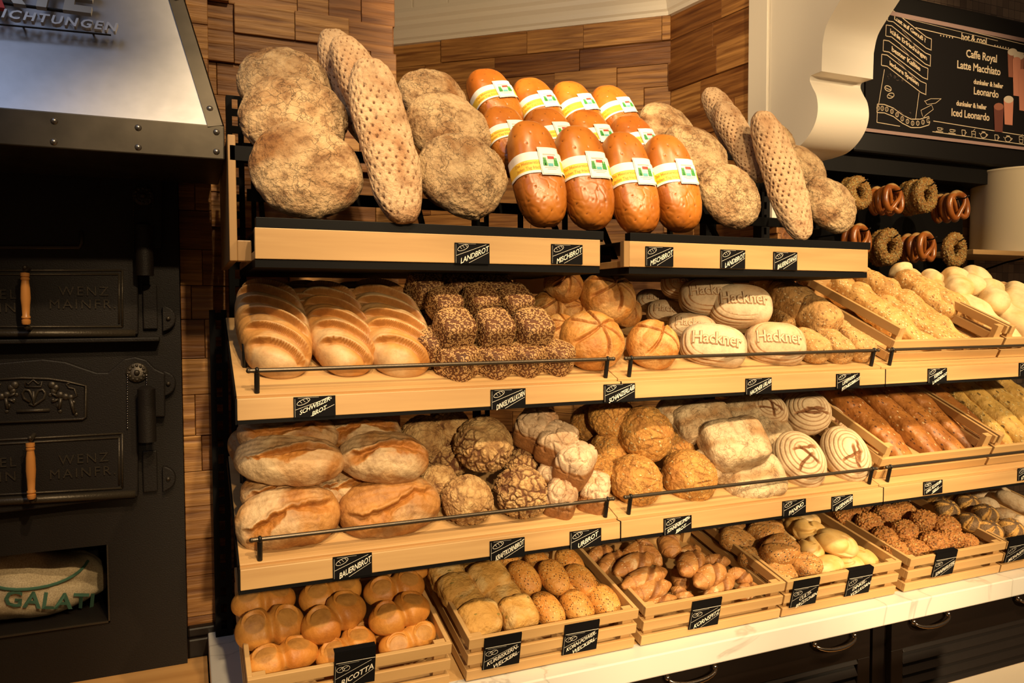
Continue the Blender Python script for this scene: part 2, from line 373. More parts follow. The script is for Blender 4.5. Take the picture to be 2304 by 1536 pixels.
M_['ur'] = crust('floured_box_crust', (.38, .17, .055), (.54, .27, .10), flour=(.64, .48, .34), famt=.8, fscale=6, crack=.5, cscale=26, ccol=(.32, .13, .045), cut=(.42, .19, .065), bump=.6, bscale=80, rough=.65, cw=.03, mottle=.6, mscale=18, bd=.006)
M_['sonne'] = crust('sunflower_crust', (.46, .21, .045), (.62, .35, .10), crack=.4, cscale=52, ccol=(.34, .14, .03), cut=(.34, .14, .04), bump=.9, bscale=90, rough=.65, speck=[(90, (.66, .50, .26), .16)], cw=.04, mottle=.6, bd=.008)
M_['panino'] = crust('floured_flat_crust', (.40, .24, .115), (.54, .36, .20), flour=(.66, .53, .36), famt=.75, fscale=9, crack=.3, cscale=40, cut=(.46, .24, .08), bump=.8, bscale=80, rough=.75, cw=.03, mottle=.8, bd=.008)
M_['gassen'] = crust('ring_floured_crust', (.32, .16, .06), (.44, .25, .11), flour=(.66, .53, .37), famt=1.0, fscale=8, cut=(.26, .11, .04), bump=.4, bscale=150, rough=.75, mottle=.5, bd=.004)
M_['hack'] = crust('stencil_floured_crust', (.44, .25, .12), (.56, .35, .19), flour=(.62, .50, .36), famt=.85, fscale=7, cut=(.36, .16, .055), bump=.4, bscale=170, rough=.75, mottle=.45, bd=.003)
M_['dinkel'] = crust('dark_wholegrain_crust', (.10, .036, .012), (.18, .07, .022), bump=.8, bscale=120, rough=.6)
M_['fit'] = crust('oat_bran_crust', (.44, .25, .085), (.60, .38, .17), bump=.9, bscale=100, rough=.75, speck=[(95, (.74, .56, .34), .3), (100, (.26, .13, .05), .12)])
M_['semmel'] = crust('golden_roll_crust', (.54, .20, .03), (.72, .36, .085), cut=(.62, .33, .10), bump=.5, bscale=60, rough=.5, nscale=7, coat=.06, mottle=.4, mscale=22, bd=.004)
M_['kuerbis'] = crust('pale_pumpkin_crust', (.56, .30, .07), (.70, .43, .14), flour=(.72, .50, .22), famt=.3, bump=.9, bscale=100, rough=.65, speck=[(55, (.34, .26, .07), .08)], mottle=.25, mscale=30)
M_['kpower'] = crust('seeded_gold_crust', (.56, .24, .05), (.70, .38, .11), bump=.5, bscale=110, rough=.5, mottle=.25, speck=[(150, (.09, .035, .012), .30), (150, (.76, .54, .26), .25)])
M_['spitz'] = crust('malt_roll_crust', (.44, .19, .055), (.60, .31, .115), flour=(.66, .46, .27), famt=.12, fscale=26, cut=(.24, .09, .03), bump=.6, bscale=90, rough=.5, speck=[(120, (.74, .54, .34), .10)])
M_['cult'] = crust('sesame_poppy_crust', (.42, .19, .05), (.56, .31, .10), cut=(.60, .32, .11), bump=.7, bscale=90, rough=.65, speck=[(110, (.68, .50, .27), .45), (120, (.09, .05, .025), .25)])
M_['knot'] = crust('pale_spelt_crust', (.60, .36, .11), (.70, .49, .20), flour=(.68, .50, .26), famt=.3, bump=.25, bscale=80, rough=.55, nscale=12, mottle=.25, bd=.002)
M_['kruste'] = crust('sunflower_seed_crust', (.36, .145, .035), (.52, .24, .065), bump=.9, bscale=60, rough=.6, speck=[(75, (.64, .40, .16), .5), (80, (.20, .075, .025), .3)], sbump=1.2)
M_['mohn'] = crust('poppy_roll_crust', (.64, .36, .10), (.74, .47, .16), cut=(.17, .11, .075), bump=.5, bscale=150, rough=.6, speck=[(130, (.10, .07, .05), .32)])
M_['mehl'] = crust('floured_roll_crust', (.42, .23, .10), (.54, .33, .17), flour=(.68, .55, .40), famt=.75, fscale=14, bump=.4, bscale=110, rough=.75)
M_['sesam'] = crust('sesame_stick_crust', (.58, .32, .10), (.72, .46, .18), bump=.6, bscale=90, rough=.6, speck=[(90, (.82, .64, .36), .5), (100, (.36, .17, .06), .15)], sbump=1.0)
M_['ciab'] = crust('pale_ciabatta_crust', (.68, .42, .15), (.78, .55, .26), flour=(.80, .64, .38), famt=.6, fscale=9, bump=.3, bscale=80, rough=.65, mottle=.3, bd=.002)
M_['braun'] = crust('brown_stick_crust', (.32, .12, .03), (.48, .21, .055), bump=.4, bscale=90, rough=.45, speck=[(95, (.74, .54, .32), .10), (100, (.12, .05, .025), .15)], coat=.15)
M_['gelb'] = crust('yellow_seeded_crust', (.62, .39, .10), (.74, .51, .17), bump=.7, bscale=90, rough=.6, speck=[(70, (.20, .13, .04), .12), (90, (.80, .64, .32), .3)])
M_['brezel'] = crust('pretzel_crust', (.26, .070, .012), (.46, .16, .03), bump=.3, bscale=80, rough=.28, coat=.5, nscale=14, cut=(.66, .42, .18), mottle=.4, bd=.002)
M_['ring'] = crust('pumpkin_seed_ring_crust', (.36, .18, .04), (.50, .28, .07), bump=1.0, bscale=60, rough=.5, speck=[(62, (.66, .52, .20), .7), (60, (.70, .58, .30), .5)], sbump=1.6, mottle=.7, mscale=60)
seed_m = plain('oat_flakes', (.46, .26, .10), .6, var=.25, bscale=200)

def shape(kind, seed):
    """returns mesh of one loaf or roll in its nominal half-dimensions"""
    s = seed*17+3; rnd = random.Random(s*31+hash_str(kind)); sd = s+hash_str(kind) % 97
    a, b, c = NOM[kind]; mat = M_[MAT.get(kind, kind)]
    Z = np.zeros
    if kind == 'round':
        D, P, Nn, fs = body(52, a, b, c, 2.2, .6)
        e, f1 = vor(P*26+np.stack([fbm(P*22, sd), fbm(P*22, sd+9), fbm(P*22, sd+19)], 1)*.6, sd)
        h = fbm(P*7, sd)*.007 + fbm(P*36, sd+1)*.0024 - .0042*(1-sstep(0, .14, e))*sstep(.1, .6, fbm(P*8, sd+5)); P = P+Nn*h[:, None]; mask = Z(len(P))
    elif kind == 'stange':
        D, P, Nn, fs = body(84, a, b, c, 2.7, .75)
        ang = np.arctan2(P[:, 1]/b, P[:, 2]/c)*b*1.15; st = .028; row = np.floor(P[:, 0]/(st*.62)+.5); u = P[:, 0]-row*st*.62
        w = ang - (np.floor(ang/st - .5*(row % 2)+.5)+.5*(row % 2))*st
        jx = _hash(row.astype(np.int64), np.round(ang/st-.5*(row % 2)).astype(np.int64), row.astype(np.int64)*0, sd)-.5
        d = np.sqrt((u+jx*.007)**2+(w-jx*.006)**2); on = (P[:, 2] > -.2*c)
        hole = np.exp(-(d/.0044)**2)*on*(.7+.3*sstep(-.3, .3, fbm(P*12, sd+8)))
        P = P+Nn*((fbm(P*14, sd)*.004+fbm(P*70, sd)*.0012)-hole*.007)[:, None]; mask = sstep(.35, .8, hole)
    elif kind == 'misch':
        D, P, Nn, fs = body(64, a, b, c, 2.9, .7)
        st = .034; row = np.floor(P[:, 0]/(st*.8)+.5); u = P[:, 0]-row*st*.8; w = P[:, 1]-(np.floor(P[:, 1]/st-.5*(row % 2)+.5)+.5*(row % 2))*st
        hole = np.exp(-((u*u+w*w)/.0019**2))*(P[:, 2] > 0)
        low = np.clip(-P[:, 0]/a, 0, 1); e, f1 = vor(P*40, sd)
        P = P+Nn*(fbm(P*16, sd)*.0016+fbm(P*60, sd)*.0006*low-hole*.003-low*.0016*(1-sstep(0, .12, e)))[:, None]; mask = sstep(.4, .8, hole)
    elif kind == 'schweizer':
        D, P, Nn, fs = body(104, a, b, c, 2.5, .7)
        X, Y = P[:, 0], P[:, 1]; h = fbm(P*8, sd)*.003; mask = Z(len(P))
        for k in range(6):
            xk = -a*.74+k*a*.29+rnd.uniform(-.006, .006)
            t = X-(xk+.85*Y+4.0*Y*Y*(1 if True else 0)*-1); w = .044+rnd.uniform(-.004, .004)
            lat = 1-sstep(.62*b, .92*b, np.abs(Y)); top = sstep(0, .3*c, P[:, 2])
            g = np.where((t < 0) & (t > -w), np.clip(1+t/w, 0, 1)**1.5*sstep(0, -.007, t), 0)*lat*top
            ear = np.exp(-((t-.005)/.006)**2)*lat*top
            h = h-g*.019+ear*.005; mask = np.maximum(mask, np.where((t < .001) & (t > -w*.55), 1+t/w/.55, 0)*lat*top*.9)
        P = P+Nn*h[:, None]
        e = np.sin(P[:, 0]*260)*.0004*(np.abs(Y) > .6*b)*(mask < .05); P = P+Nn*e[:, None]
    elif kind == 'bauern':
        D, P, Nn, fs = body(72, a, b, c, 2.3, .65)
        X, Y = P[:, 0], P[:, 1]; line = .25*b*np.sin(X/a*2.6+rnd.uniform(-.6, .6))+fbm(np.stack([X*26, X*0, X*0+sd], 1), sd)*.009-.1*b
        t = Y-line; end = 1-sstep(.62*a, .93*a, np.abs(X)); top = sstep(-.1*c, .25*c, P[:, 2])
        w = .021*(1+.5*np.sin(X*34+sd)+.5*fbm(P*24, sd+3)); g = np.where((t > -w) & (t < 0), (1+t/w), 0)*sstep(0, -.004, t)*end*top
        ear = np.exp(-((t-.004)/.006)**2)*end*top; mask = np.clip(sstep(-w*1.25, -w*.9, t)*(t < .002)*end*top*(.7+.3*fbm(P*40, sd+6)), 0, 1)
        P = P+Nn*(fbm(P*9, sd)*.005+fbm(P*45, sd)*.0016-g*.017+ear*.006+mask*fbm(P*60, sd+2)*.0035)[:, None]
        P[:, 2] += .0006*np.sin(Y*400)*(1-mask)
    elif kind in ('schanz', 'schanzx'):
        D, P, Nn, fs = body(60, a, b, c, 2.15, .75)
        X, Y = P[:, 0], P[:, 1]; h = fbm(P*10, sd)*.003+fbm(P*60, sd)*.0008; mask = Z(len(P))
        for k in range(3 if kind == 'schanz' else 2):
            an = k*math.pi/(3 if kind == 'schanz' else 2)+rnd.uniform(-.12, .12); d = np.abs(X*math.sin(an)-Y*math.cos(an)+.012*np.sin(30*(X*math.cos(an)+Y*math.sin(an))))
            r = np.sqrt(X*X+Y*Y); top = sstep(0, .3*c, P[:, 2])*(1-sstep(.78*a, .98*a, r)); ww = .003+.06*r
            g = np.exp(-(d/(.35*ww+.0025))**2)*top; h = h-g*.010+np.exp(-((d-ww)/.005)**2)*top*.003; mask = np.maximum(mask, np.exp(-(d/(.55*ww+.002))**4)*top*(.6+.4*fbm(P*50, sd+7)))
        P = P+Nn*h[:, None]
    elif kind == 'kraft':
        D, P, Nn, fs = body(64, a, b, c, 2.15, .75)
        Q = P*34+np.stack([fbm(P*30, sd), fbm(P*30, sd+9), fbm(P*30, sd+19)], 1)*.35; e, f1 = vor(Q, sd); e2, _ = vor(Q*2.3, sd+4)
        cr = 1-sstep(.04, .22, e); c2 = (1-sstep(.03, .2, e2))*.5; big = sstep(-.5, .3, fbm(P*9, sd))
        mask = np.clip(np.maximum(cr, c2)*(.35+.65*big), 0, 1); P = P+Nn*(fbm(P*9, sd)*.004-mask*.0065+fbm(P*80, sd)*.0012)[:, None]
    elif kind == 'ur':
        D, P, Nn, fs = body(48, a, b, c, 4.2, 1.0)
        P[:, 2] *= 1+.18*np.cos(P[:, 0]/a*1.4)*np.cos(P[:, 1]/b*1.4)*(P[:, 2] > 0)
        e, f1 = vor(P*24+fbm(P*16, sd)[:, None]*.5, sd); cr = (1-sstep(.02, .2, e))*(P[:, 2] > .1*c)
        side = 1-sstep(.15*c, .5*c, P[:, 2]+fbm(P*18, sd)*.01); mask = np.clip(side, 0, 1)
        P = P+Nn*(fbm(P*10, sd)*.003-cr*.005)[:, None]
    elif kind == 'sonne':
        D, P, Nn, fs = body(64, a, b, c, 2.15, .75)
        X, Y = P[:, 0], P[:, 1]; an = np.arctan2(Y, X+.75*a); r = np.hypot(X+.75*a, Y)
        gr = np.clip(np.cos(an*13), 0, 1)**6*sstep(1.05*a, .5*a, r)*(np.abs(an) < 1.4)*sstep(.12*a, .3*a, r)
        e, f1 = vor(P*46, sd); cr = 1-sstep(.02, .2, e)
        mask = np.clip(gr*.6, 0, 1); P = P+Nn*(fbm(P*9, sd)*.004+fbm(P*50, sd)*.0024-gr*.005-cr*.0012)[:, None]
    elif kind == 'panino':
        D, P, Nn, fs = body(56, a, b, c, 4.0, .8)
        t = P[:, 1]+fbm(P*12, sd)*.012; mask = np.exp(-((t+.1*b)/.014)**2)*(P[:, 2] > 0)*.45*sstep(-.5, .3, fbm(P*22, sd+4))
        P[:, 2] *= 1+.10*np.sin(P[:, 1]/b*3+.6)
        P = P+Nn*(fbm(P*9, sd)*.006+fbm(P*34, sd)*.0025-mask*.003)[:, None]
    elif kind == 'gassen':
        D, P, Nn, fs = body(84, a, b, c, 2.1, .75)
        X, Y = P[:, 0], P[:, 1]; r = np.sqrt((X/a)**2+(Y/b)**2)+(.6-P[:, 2]/c*.6)*.35
        gv = np.sin(r*36+fbm(P*8, sd)*.9); gm = sstep(.2, 1.0, gv)*.38*sstep(.22, .42, r); mask = gm.copy(); h = -gm*.003+fbm(P*9, sd)*.003
        for k in range(3):
            an = rnd.uniform(0, 3); dx, dy = rnd.uniform(-.3, .3)*a, rnd.uniform(-.3, .3)*b
            d = np.abs((X-dx)*math.sin(an)-(Y-dy)*math.cos(an)+fbm(P*30, sd+k)*.006); lo = np.abs((X-dx)*math.cos(an)+(Y-dy)*math.sin(an))
            g = (1-sstep(.001, .006, d))*(1-sstep(.3*a, .5*a, lo))*(P[:, 2] > .2*c); h = h-g*.006; mask = np.maximum(mask, g)
        P = P+Nn*h[:, None]
    elif kind == 'hack':
        D, P, Nn, fs = body(64, a, b, c, 2.6, .85)
        zz = P[:, 2]/c; gv = np.sin(zz*26+fbm(P*7, sd)*.6)*(zz < .78); gm = sstep(.1, 1.0, gv)*.7*sstep(-.6, .2, fbm(P*20, sd+3)); mask = gm*(zz < .78)
        P = P+Nn*(fbm(P*8, sd)*.0015-mask*.0022)[:, None]
    elif kind == 'dinkel':
        D, P, Nn, fs = body(30, a, b, c, 3.8, 1.0)
        P = P+Nn*(fbm(P*14, sd)*.0012-.001)[:, None]; mask = Z(len(P))
    elif kind == 'fit':
        D, P, Nn, fs = body(44, a, b, c, 3.2, .9); P[:, 1] *= 1-.18*P[:, 0]/a
        P = P+Nn*(fbm(P*16, sd)*.004+fbm(P*60, sd)*.0012)[:, None]; mask = Z(len(P))
    elif kind == 'semmel':
        D, P, Nn, fs = body(60, a, b, c, 2.3, .7)
        x = P[:, 0]/a; pin = np.exp(-(x/.13)**2); k = (1-.30*pin); P[:, 1] *= k; P[:, 2] *= (1-.26*pin)
        h = fbm(P*12, sd)*.002; mask = pin*.35*(np.abs(x) < .05)
        for sg in (-1, 1):
            cx, cy = sg*.47*a, rnd.uniform(-.12, .12)*b; ex = (P[:, 0]-cx)/(.34*a); ey = (P[:, 1]-cy)/(.58*b); r = np.sqrt(ex**2+ey**2); up = (P[:, 2] > .15*c)
            dent = (1-sstep(.55, 1.0, r))*.8; rim = np.exp(-((r-1.0)/.07)**2)*sstep(-.1, .7, ey)
            h = h+up*(-dent*.0022+rim*.0055-np.exp(-((r-.87)/.07)**2)*sstep(0, .8, ey)*.0055); mask = np.maximum(mask, up*(1-sstep(.8, .96, r))*.75)
        P = P+Nn*h[:, None]
    elif kind == 'kuerbis':
        D, P, Nn, fs = body(40, a, b, c, 3.3, .9); P = P+Nn*(fbm(P*16, sd)*.005+fbm(P*60, sd)*.0015)[:, None]; mask = Z(len(P))
    elif kind == 'kpower':
        D, P, Nn, fs = body(36, a, b, c, 2.2, .8); P = P+Nn*(fbm(P*14, sd)*.003)[:, None]; mask = Z(len(P))
    elif kind == 'spitz':
        D, P, Nn, fs = body(52, a, b, c, 2.2, .85)
        x = P[:, 0]; an = np.arctan2(P[:, 1], P[:, 2]); tw = np.cos(an-x*46+.8); gv = np.clip(tw-.80, 0, 1)*5*(1-sstep(.62*a, .8*a, np.abs(x)))
        en = np.clip(np.sin(np.abs(x)*190), 0, 1)**8*(np.abs(x) > .55*a); mask = np.clip(gv*.8+en*.5, 0, 1); tp = 1-.38*sstep(.5*a, a, np.abs(x)); P[:, 1] *= tp; P[:, 2] *= tp
        P[:, 1] += .003*np.sin(x*22+rnd.uniform(0, 3)); P = P+Nn*(fbm(P*18, sd)*.002-gv*.0065-en*.0028)[:, None]
    elif kind == 'cult':
        D, P, Nn, fs = body(44, a, b, c, 3.0, .85); t = P[:, 0]*.7+P[:, 1]*.7; g = np.exp(-(t/.006)**2)*(P[:, 2] > .3*c); mask = np.exp(-(t/.005)**2)*(P[:, 2] > .3*c)*.8
        P = P+Nn*(fbm(P*15, sd)*.003-g*.006)[:, None]
    elif kind == 'knot':
        D, P, Nn, fs = body(44, a, b, c, 2.1, .85); ph = rnd.uniform(0, 6); an = np.arctan2(P[:, 1]/b, P[:, 0]/a); r = np.hypot(P[:, 0]/a, P[:, 1]/b)
        g = np.clip(np.cos(an*1.5+ph+r*2.2), 0, 1)**10*sstep(.05, .3, r)*(P[:, 2] > 0); mask = Z(len(P))
        P = P+Nn*(fbm(P*12, sd)*.004-g*.010)[:, None]
    elif kind == 'kruste':
        D, P, Nn, fs = body(44, a, b, c, 2.2, .85); e, f1 = vor(P*88, sd); P = P+Nn*(fbm(P*20, sd)*.004+.0050*(1-sstep(.15, .6, f1)))[:, None]; mask = Z(len(P))
    elif kind == 'mohn':
        D, P, Nn, fs = body(44, a, b, c, 2.2, .8); ph = rnd.uniform(0, 6); an = np.arctan2(P[:, 1], P[:, 0]); r = np.hypot(P[:, 0]/a, P[:, 1]/b)
        q = np.cos(an*5+ph+r*2.6); g = np.clip(q, 0, 1)**8*sstep(.12, .3, r)*(P[:, 2] > -.1*c)
        mask = np.clip(sstep(.55, -.1, q)*.85+(r < .2)*.9, 0, 1)*(P[:, 2] > -.15*c); P = P+Nn*(fbm(P*14, sd)*.002-g*.005+(r < .2)*.002)[:, None]
    elif kind == 'mehl':
        D, P, Nn, fs = body(36, a, b, c, 2.2, .8); P = P+Nn*(fbm(P*14, sd)*.004)[:, None]; mask = Z(len(P))
    elif kind in ('sesam', 'ciab', 'braun', 'gelb'):
        D, P, Nn, fs = body(48, a, b, c, 2.9 if kind != 'ciab' else 2.6, .85); x = P[:, 0]
        lump = {'sesam': .10, 'ciab': .09, 'braun': .03, 'gelb': .03}[kind]; k = 1+lump*np.sin(x*48+sd)+lump*.6*np.sin(x*83+sd*2); P[:, 1] *= k; P[:, 2] *= k
        P[:, 1] += {'sesam': .008, 'ciab': .004, 'braun': .004, 'gelb': .002}[kind]*np.sin(x*17+sd)
        P = P+Nn*(fbm(P*18, sd)*.003+fbm(P*80, sd)*.0012*(kind != 'ciab'))[:, None]; mask = Z(len(P))
    return bread_mesh(kind+'_mesh', P, fs, mask, mat)
def hash_str(t): return sum((i+1)*ord(ch) for i, ch in enumerate(t)) % 9973
# nominal half dimensions (m): length, width, height
NOM = dict(round=(.135, .130, .070), stange=(.215, .066, .050), misch=(.132, .062, .052), schweizer=(.215, .082, .066), bauern=(.132, .070, .062),
           schanz=(.085, .082, .068), schanzx=(.082, .080, .066), kraft=(.080, .075, .068), ur=(.068, .052, .052), sonne=(.078, .074, .064),
           panino=(.092, .062, .050), gassen=(.080, .066, .060), hack=(.090, .062, .056), dinkel=(.052, .050, .052), fit=(.070, .042, .042),
           semmel=(.096, .050, .045), kuerbis=(.058, .052, .044), kpower=(.062, .040, .036), spitz=(.075, .030, .028), cult=(.056, .052, .042),
           knot=(.062, .048, .042), kruste=(.058, .050, .042), mohn=(.055, .053, .042), mehl=(.066, .044, .040), sesam=(.155, .038, .034),
           ciab=(.120, .046, .040), braun=(.165, .035, .034), gelb=(.150, .036, .034))
MAT = dict(schanzx='schanz')
_var = {}
def variant(kind, k):
    if (kind, k) not in _var: _var[(kind, k)] = shape(kind, k)
    return _var[(kind, k)]
def surf_z(kind, x, y):
    a, b, c = NOM[kind]; p = dict(misch=2.9, hack=2.6)[kind]
    return c*max(0.0, 1-abs(x/a)**p-abs(y/b)**p)**(1/p)
def drape(kind, geo, f, off):
    """geo (verts, faces) in (u, v, w) -> laid over the top of the loaf; f maps (u, v) to local (x, y)"""
    vs, fs = geo; out = []
    for v in vs:
        x, y = f(v[0], v[1]); out.append((x, y, surf_z(kind, x, y)+off+v[2]))
    return out, fs
def strip(kind, x0, x1, y0, y1, off, nx=6, ny=28):
    """curved patch over the loaf top between local x0..x1 and y0..y1"""
    vs = []
    for i in range(nx+1):
        for j in range(ny+1):
            x = x0+(x1-x0)*i/nx; y = y0+(y1-y0)*j/ny; vs.append((x, y, surf_z(kind, x, y)+off))
    return vs, [(i*(ny+1)+j, (i+1)*(ny+1)+j, (i+1)*(ny+1)+j+1, i*(ny+1)+j+1) for i in range(nx) for j in range(ny)]
_parts = {}
def loaf_parts(kind, o):
    """paper bands, lettering, seeds"""
    if kind == 'misch':
        if 'band' not in _parts:
            a, b, c = NOM['misch']; k = 1.04; p = 2.9
            def ring(x, al):  # cross-section angle al, 0 = top
                s = (1-abs(x/a)**p)**(1/p); d = (abs(math.sin(al))**p/b**p+abs(math.cos(al))**p/c**p)**(-1/p)*s*k
                y, z = d*math.sin(al), d*math.cos(al); return (x, y, z if z > 0 else z*.7)
            m = MB(); n = 48
            # the loaf's top end is +x in the picture; width of the band runs along x
            for (x0, x1, mi) in ((-.022, -.016, 0), (-.016, .010, 1), (.010, .030, 0)):
                vs = [ring(x, -math.pi*.62+math.pi*1.24*j/n) for x in (x0, x1) for j in range(n+1)]
                m.add(vs, [(j, n+1+j, n+2+j, j+1) for j in range(n)], mi)
            _parts['band'] = m.build('paper_band', [paper, yellow], None, smooth=True).data
            t = MB()
            for line, xo in (('Das Meisterst\u00fcck', .0030), ('Jeden Tag frisch', -.0095)):
                vs, fs = text_geo(line, .0105, 0, 'CENTER', 0, .0002)
                out = []
                for v in vs:
                    q = ring(xo+v[1], .72-v[0]/.070); q = Vector(q); out.append(q*1.004)
                t.add(out, fs)
            _parts['bandtext'] = t.build('band_lettering', orange_ink).data
            g = MB(); D = -1
            def card(x0, x1, y0, y1, off, mi):
                vs = []; ny = 8
                for x in (x0, x1):
                    for j in range(ny+1):
                        y = y0+(y1-y0)*j/ny; q = ring(x, math.asin(max(-1, min(1, y/b/1.02)))); vs.append((x, y, ring(.005, math.asin(max(-1, min(1, y/b/1.02))))[2]+off))
                g.add(vs, [(j, ny+1+j, ny+2+j, j+1) for j in range(ny)], mi)
            cy = -.014
            card(-.029, .040, cy-.028, cy+.028, .0022, 0); card(-.0270, .0380, cy-.026, cy+.026, .0026, 4); card(-.0262, .0372, cy-.0252, cy+.0252, .0030, 0)
            card(-.008, .016, cy-.018, cy+.018, .0034, 5); card(.010, .017, cy-.012, cy+.006, .0040, 1)
            for yy in (cy-.017, cy-.012, cy+.013, cy+.017):
                for q_ in range(3): card(-.007+q_*.006, .001+q_*.006, yy-.0035+q_*.001, yy+.0035-q_*.001, .0042+q_*.0002, 2)
            card(-.008, -.001, cy-.006, cy+.008, .0040, 3); card(.020, .023, cy-.017, cy+.017, .0036, 4); card(-.012, -.0105, cy-.018, cy+.018, .0036, 4); card(-.016, -.0148, cy-.012, cy+.012, .0036, 4)
            pk = plain('pale_red_print', (.78, .45, .40), .6); sk = plain('pale_cream_print', (.86, .80, .60), .6)
            _parts['badge'] = g.build('badge', [paper, red_ink, green_ink, blue_ink, pk, sk]).data
            for nm in list(bpy.data.objects):
                if nm.data in (_parts['band'], _parts['bandtext'], _parts['badge']): bpy.data.objects.remove(nm)
        bd = link('paper_band', _parts['band'], o); tag(bd, 'white paper band with a yellow stripe')
        link('lettering', _parts['bandtext'], bd); tag(link('badge', _parts['badge'], bd), 'white badge with a small farmhouse picture')
    elif kind == 'hack':
        if 'hackt' not in _parts:
            vs, fs = text_geo('Hackner', .042, .0022, 'CENTER', 0, .0004, .98)
            v2, f2 = drape('hack', (vs, fs), lambda u, v: (u*.93, v*1.15), .0012)
            m = MB(); m.add(v2, f2); vs, fs = text_geo('Hackner', .042, .0005, 'CENTER', 0, .0022, .98); v3, f3 = drape('hack', (vs, fs), lambda u, v: (u*.93, v*1.15), .0010); m.add(v3, f3, 1); ob = m.build('raised_lettering', [plain('floured_letter', (.56, .42, .27), .8, bump=.4, var=.2), plain('letter_shadow', (.36, .20, .09), .8)]); _parts['hackt'] = ob.data; bpy.data.objects.remove(ob)  # wider brown copy paints the shadow around the raised letters
        link('raised_lettering', _parts['hackt'], o)
    elif kind == 'dinkel':
        if 'seeds' not in _parts:
            D, fs = cube_sphere(30); a, b, c = NOM['dinkel']; rg = random.Random(5); m = MB()
            for k in range(1350):
                d = Vector((rg.gauss(0, 1), rg.gauss(0, 1), rg.gauss(0, 1))).normalized(); p = 3.8
                if d.z < -.75: continue
                s = (abs(d.x/a)**p+abs(d.y/b)**p+abs(d.z/c)**p)**(-1/p); q = d*(s*1.003)
                n = Vector((math.copysign(abs(q.x/a)**4/a, q.x), math.copysign(abs(q.y/b)**4/b, q.y), math.copysign(abs(q.z/c)**4/c, q.z))).normalized()
                R = n.to_track_quat('Z', 'Y').to_matrix() @ Matrix.Rotation(rg.uniform(0, 6.28), 3, 'Z'); L_ = rg.uniform(.0038, .0055); w_ = L_*.42; h_ = .0014
                vs = [q+R @ Vector(x) for x in ((L_, 0, 0), (0, w_, 0), (-L_, 0, 0), (0, -w_, 0), (L_*.2, 0, h_), (0, 0, -h_))]
                m.add(vs, [(0, 1, 4), (1, 2, 4), (2, 3, 4), (3, 0, 4)])
            ob = m.build('oat_flakes', seed_m, smooth=True); _parts['seeds'] = ob.data; bpy.data.objects.remove(ob)
        tag(link('seed_topping', _parts['seeds'], o), kind='stuff')
SEEN = {}
def put(kind, x, y, lab, name, cat, group, L=None, Wd=None, T=None, Y=None, plane=None, lift=0.0, tilt=0.0, rot=0.0, roll=0.0, yaw=0.0, pos=None, v=None, minY=None):
    """places one loaf: (x, y) in the photograph meets the plane Y, or the shelf plane raised by lift; L/Wd/T are sizes in photo pixels there"""
    if pos is None:
        if Y is not None: p = PY(x, y, Y)
        else:
            p0, n = plane; p = hit(x, y, Vector(p0)+Vector(n)*lift, n)
    else: p = Vector(pos)
    a, b, c = NOM[kind]; k = depth(p)/F
    if minY is not None:
        for _ in range(3):
            k = depth(p)/F; hv = [(L or 0)*k/2, (Wd or L or 0)*k/2, (T or Wd or L or 0)*k/2]
            Rq = (Matrix.Rotation(math.radians(yaw), 3, 'Z') @ Matrix.Rotation(math.radians(tilt), 3, 'X') @ Matrix.Rotation(math.radians(rot), 3, 'Z') @ Matrix.Rotation(math.radians(roll), 3, 'X'))
            ext = math.sqrt(sum((Rq[1][i]*hv[i])**2 for i in range(3)))*.94
            if p.y-ext < minY: p = EYEP+(p-EYEP)*((minY+ext)/p.y)
        k = depth(p)/F
    sx = L*k/2/a if L else 1.0; sy = Wd*k/2/b if Wd else (sx if L else 1.0); sz = T*k/2/c if T else (min(sx, sy)*.5+.5 if L else 1.0)
    Rm = Matrix.Rotation(math.radians(yaw), 4, 'Z') @ Matrix.Rotation(math.radians(tilt), 4, 'X') @ Matrix.Rotation(math.radians(rot), 4, 'Z') @ Matrix.Rotation(math.radians(roll), 4, 'X')
    cnt = SEEN.get(kind, 0); SEEN[kind] = cnt+1
    nv = dict(round=4, stange=2, misch=2, schweizer=3, bauern=4, semmel=4, kraft=3, ur=2, sonne=3, kruste=3, hack=2, dinkel=2, spitz=3, knot=3, gassen=3, panino=3).get(kind, 2)
    o = link(name, variant(kind, (v if v is not None else cnt) % nv))
    o.matrix_world = Matrix.Translation(p) @ Rm @ Matrix.Diagonal((sx, sy, sz, 1))
    tag(o, lab, cat, group); loaf_parts(kind, o); return o
# ------------------------------------------------------------------ room
def block_wall(name, O, U, width, z0, z1, seed, rowh=.105, jit=.016, wr=(.13, .36), extra=None):
    """wall of split wooden blocks; O origin on the floor line, U horizontal direction; blocks stick out on the room side"""
    rg = random.Random(seed); U = Vector(U).normalized(); Nn = Vector((U.y, -U.x, 0)); m = MB()
    M = Matrix(((U.x, Nn.x, 0, O[0]), (U.y, Nn.y, 0, O[1]), (0, 0, 1, 0), (0, 0, 0, 1)))
    m.box((0, -.12, z0), (width, -.012, z1), None, 0, .05)
    z = z0
    while z < z1-.01:
        h = rowh*rg.uniform(.9, 1.12); h = min(h, z1-z); x = -rg.uniform(0, .1)
        while x < width:
            w = rg.uniform(*wr); a, b = max(0, x), min(width, x+w)
            if b-a > .012:
                d = rg.uniform(0, jit); t = rg.uniform(.1, 1)
                m.box((a+.0007, -.014, z+.0007), (b-.0007, d, z+h-.0007), None, 0, t)
            x += w
        z += h
    o = m.build(name, block_w, None, M, bevel=.002, tone=True); return tag(o, kind='structure')
fl = MB(); fl.box((-3, -1.5, -.05), (5.5, 6, 0)); tag(fl.build('floor', floor_w), kind='structure')
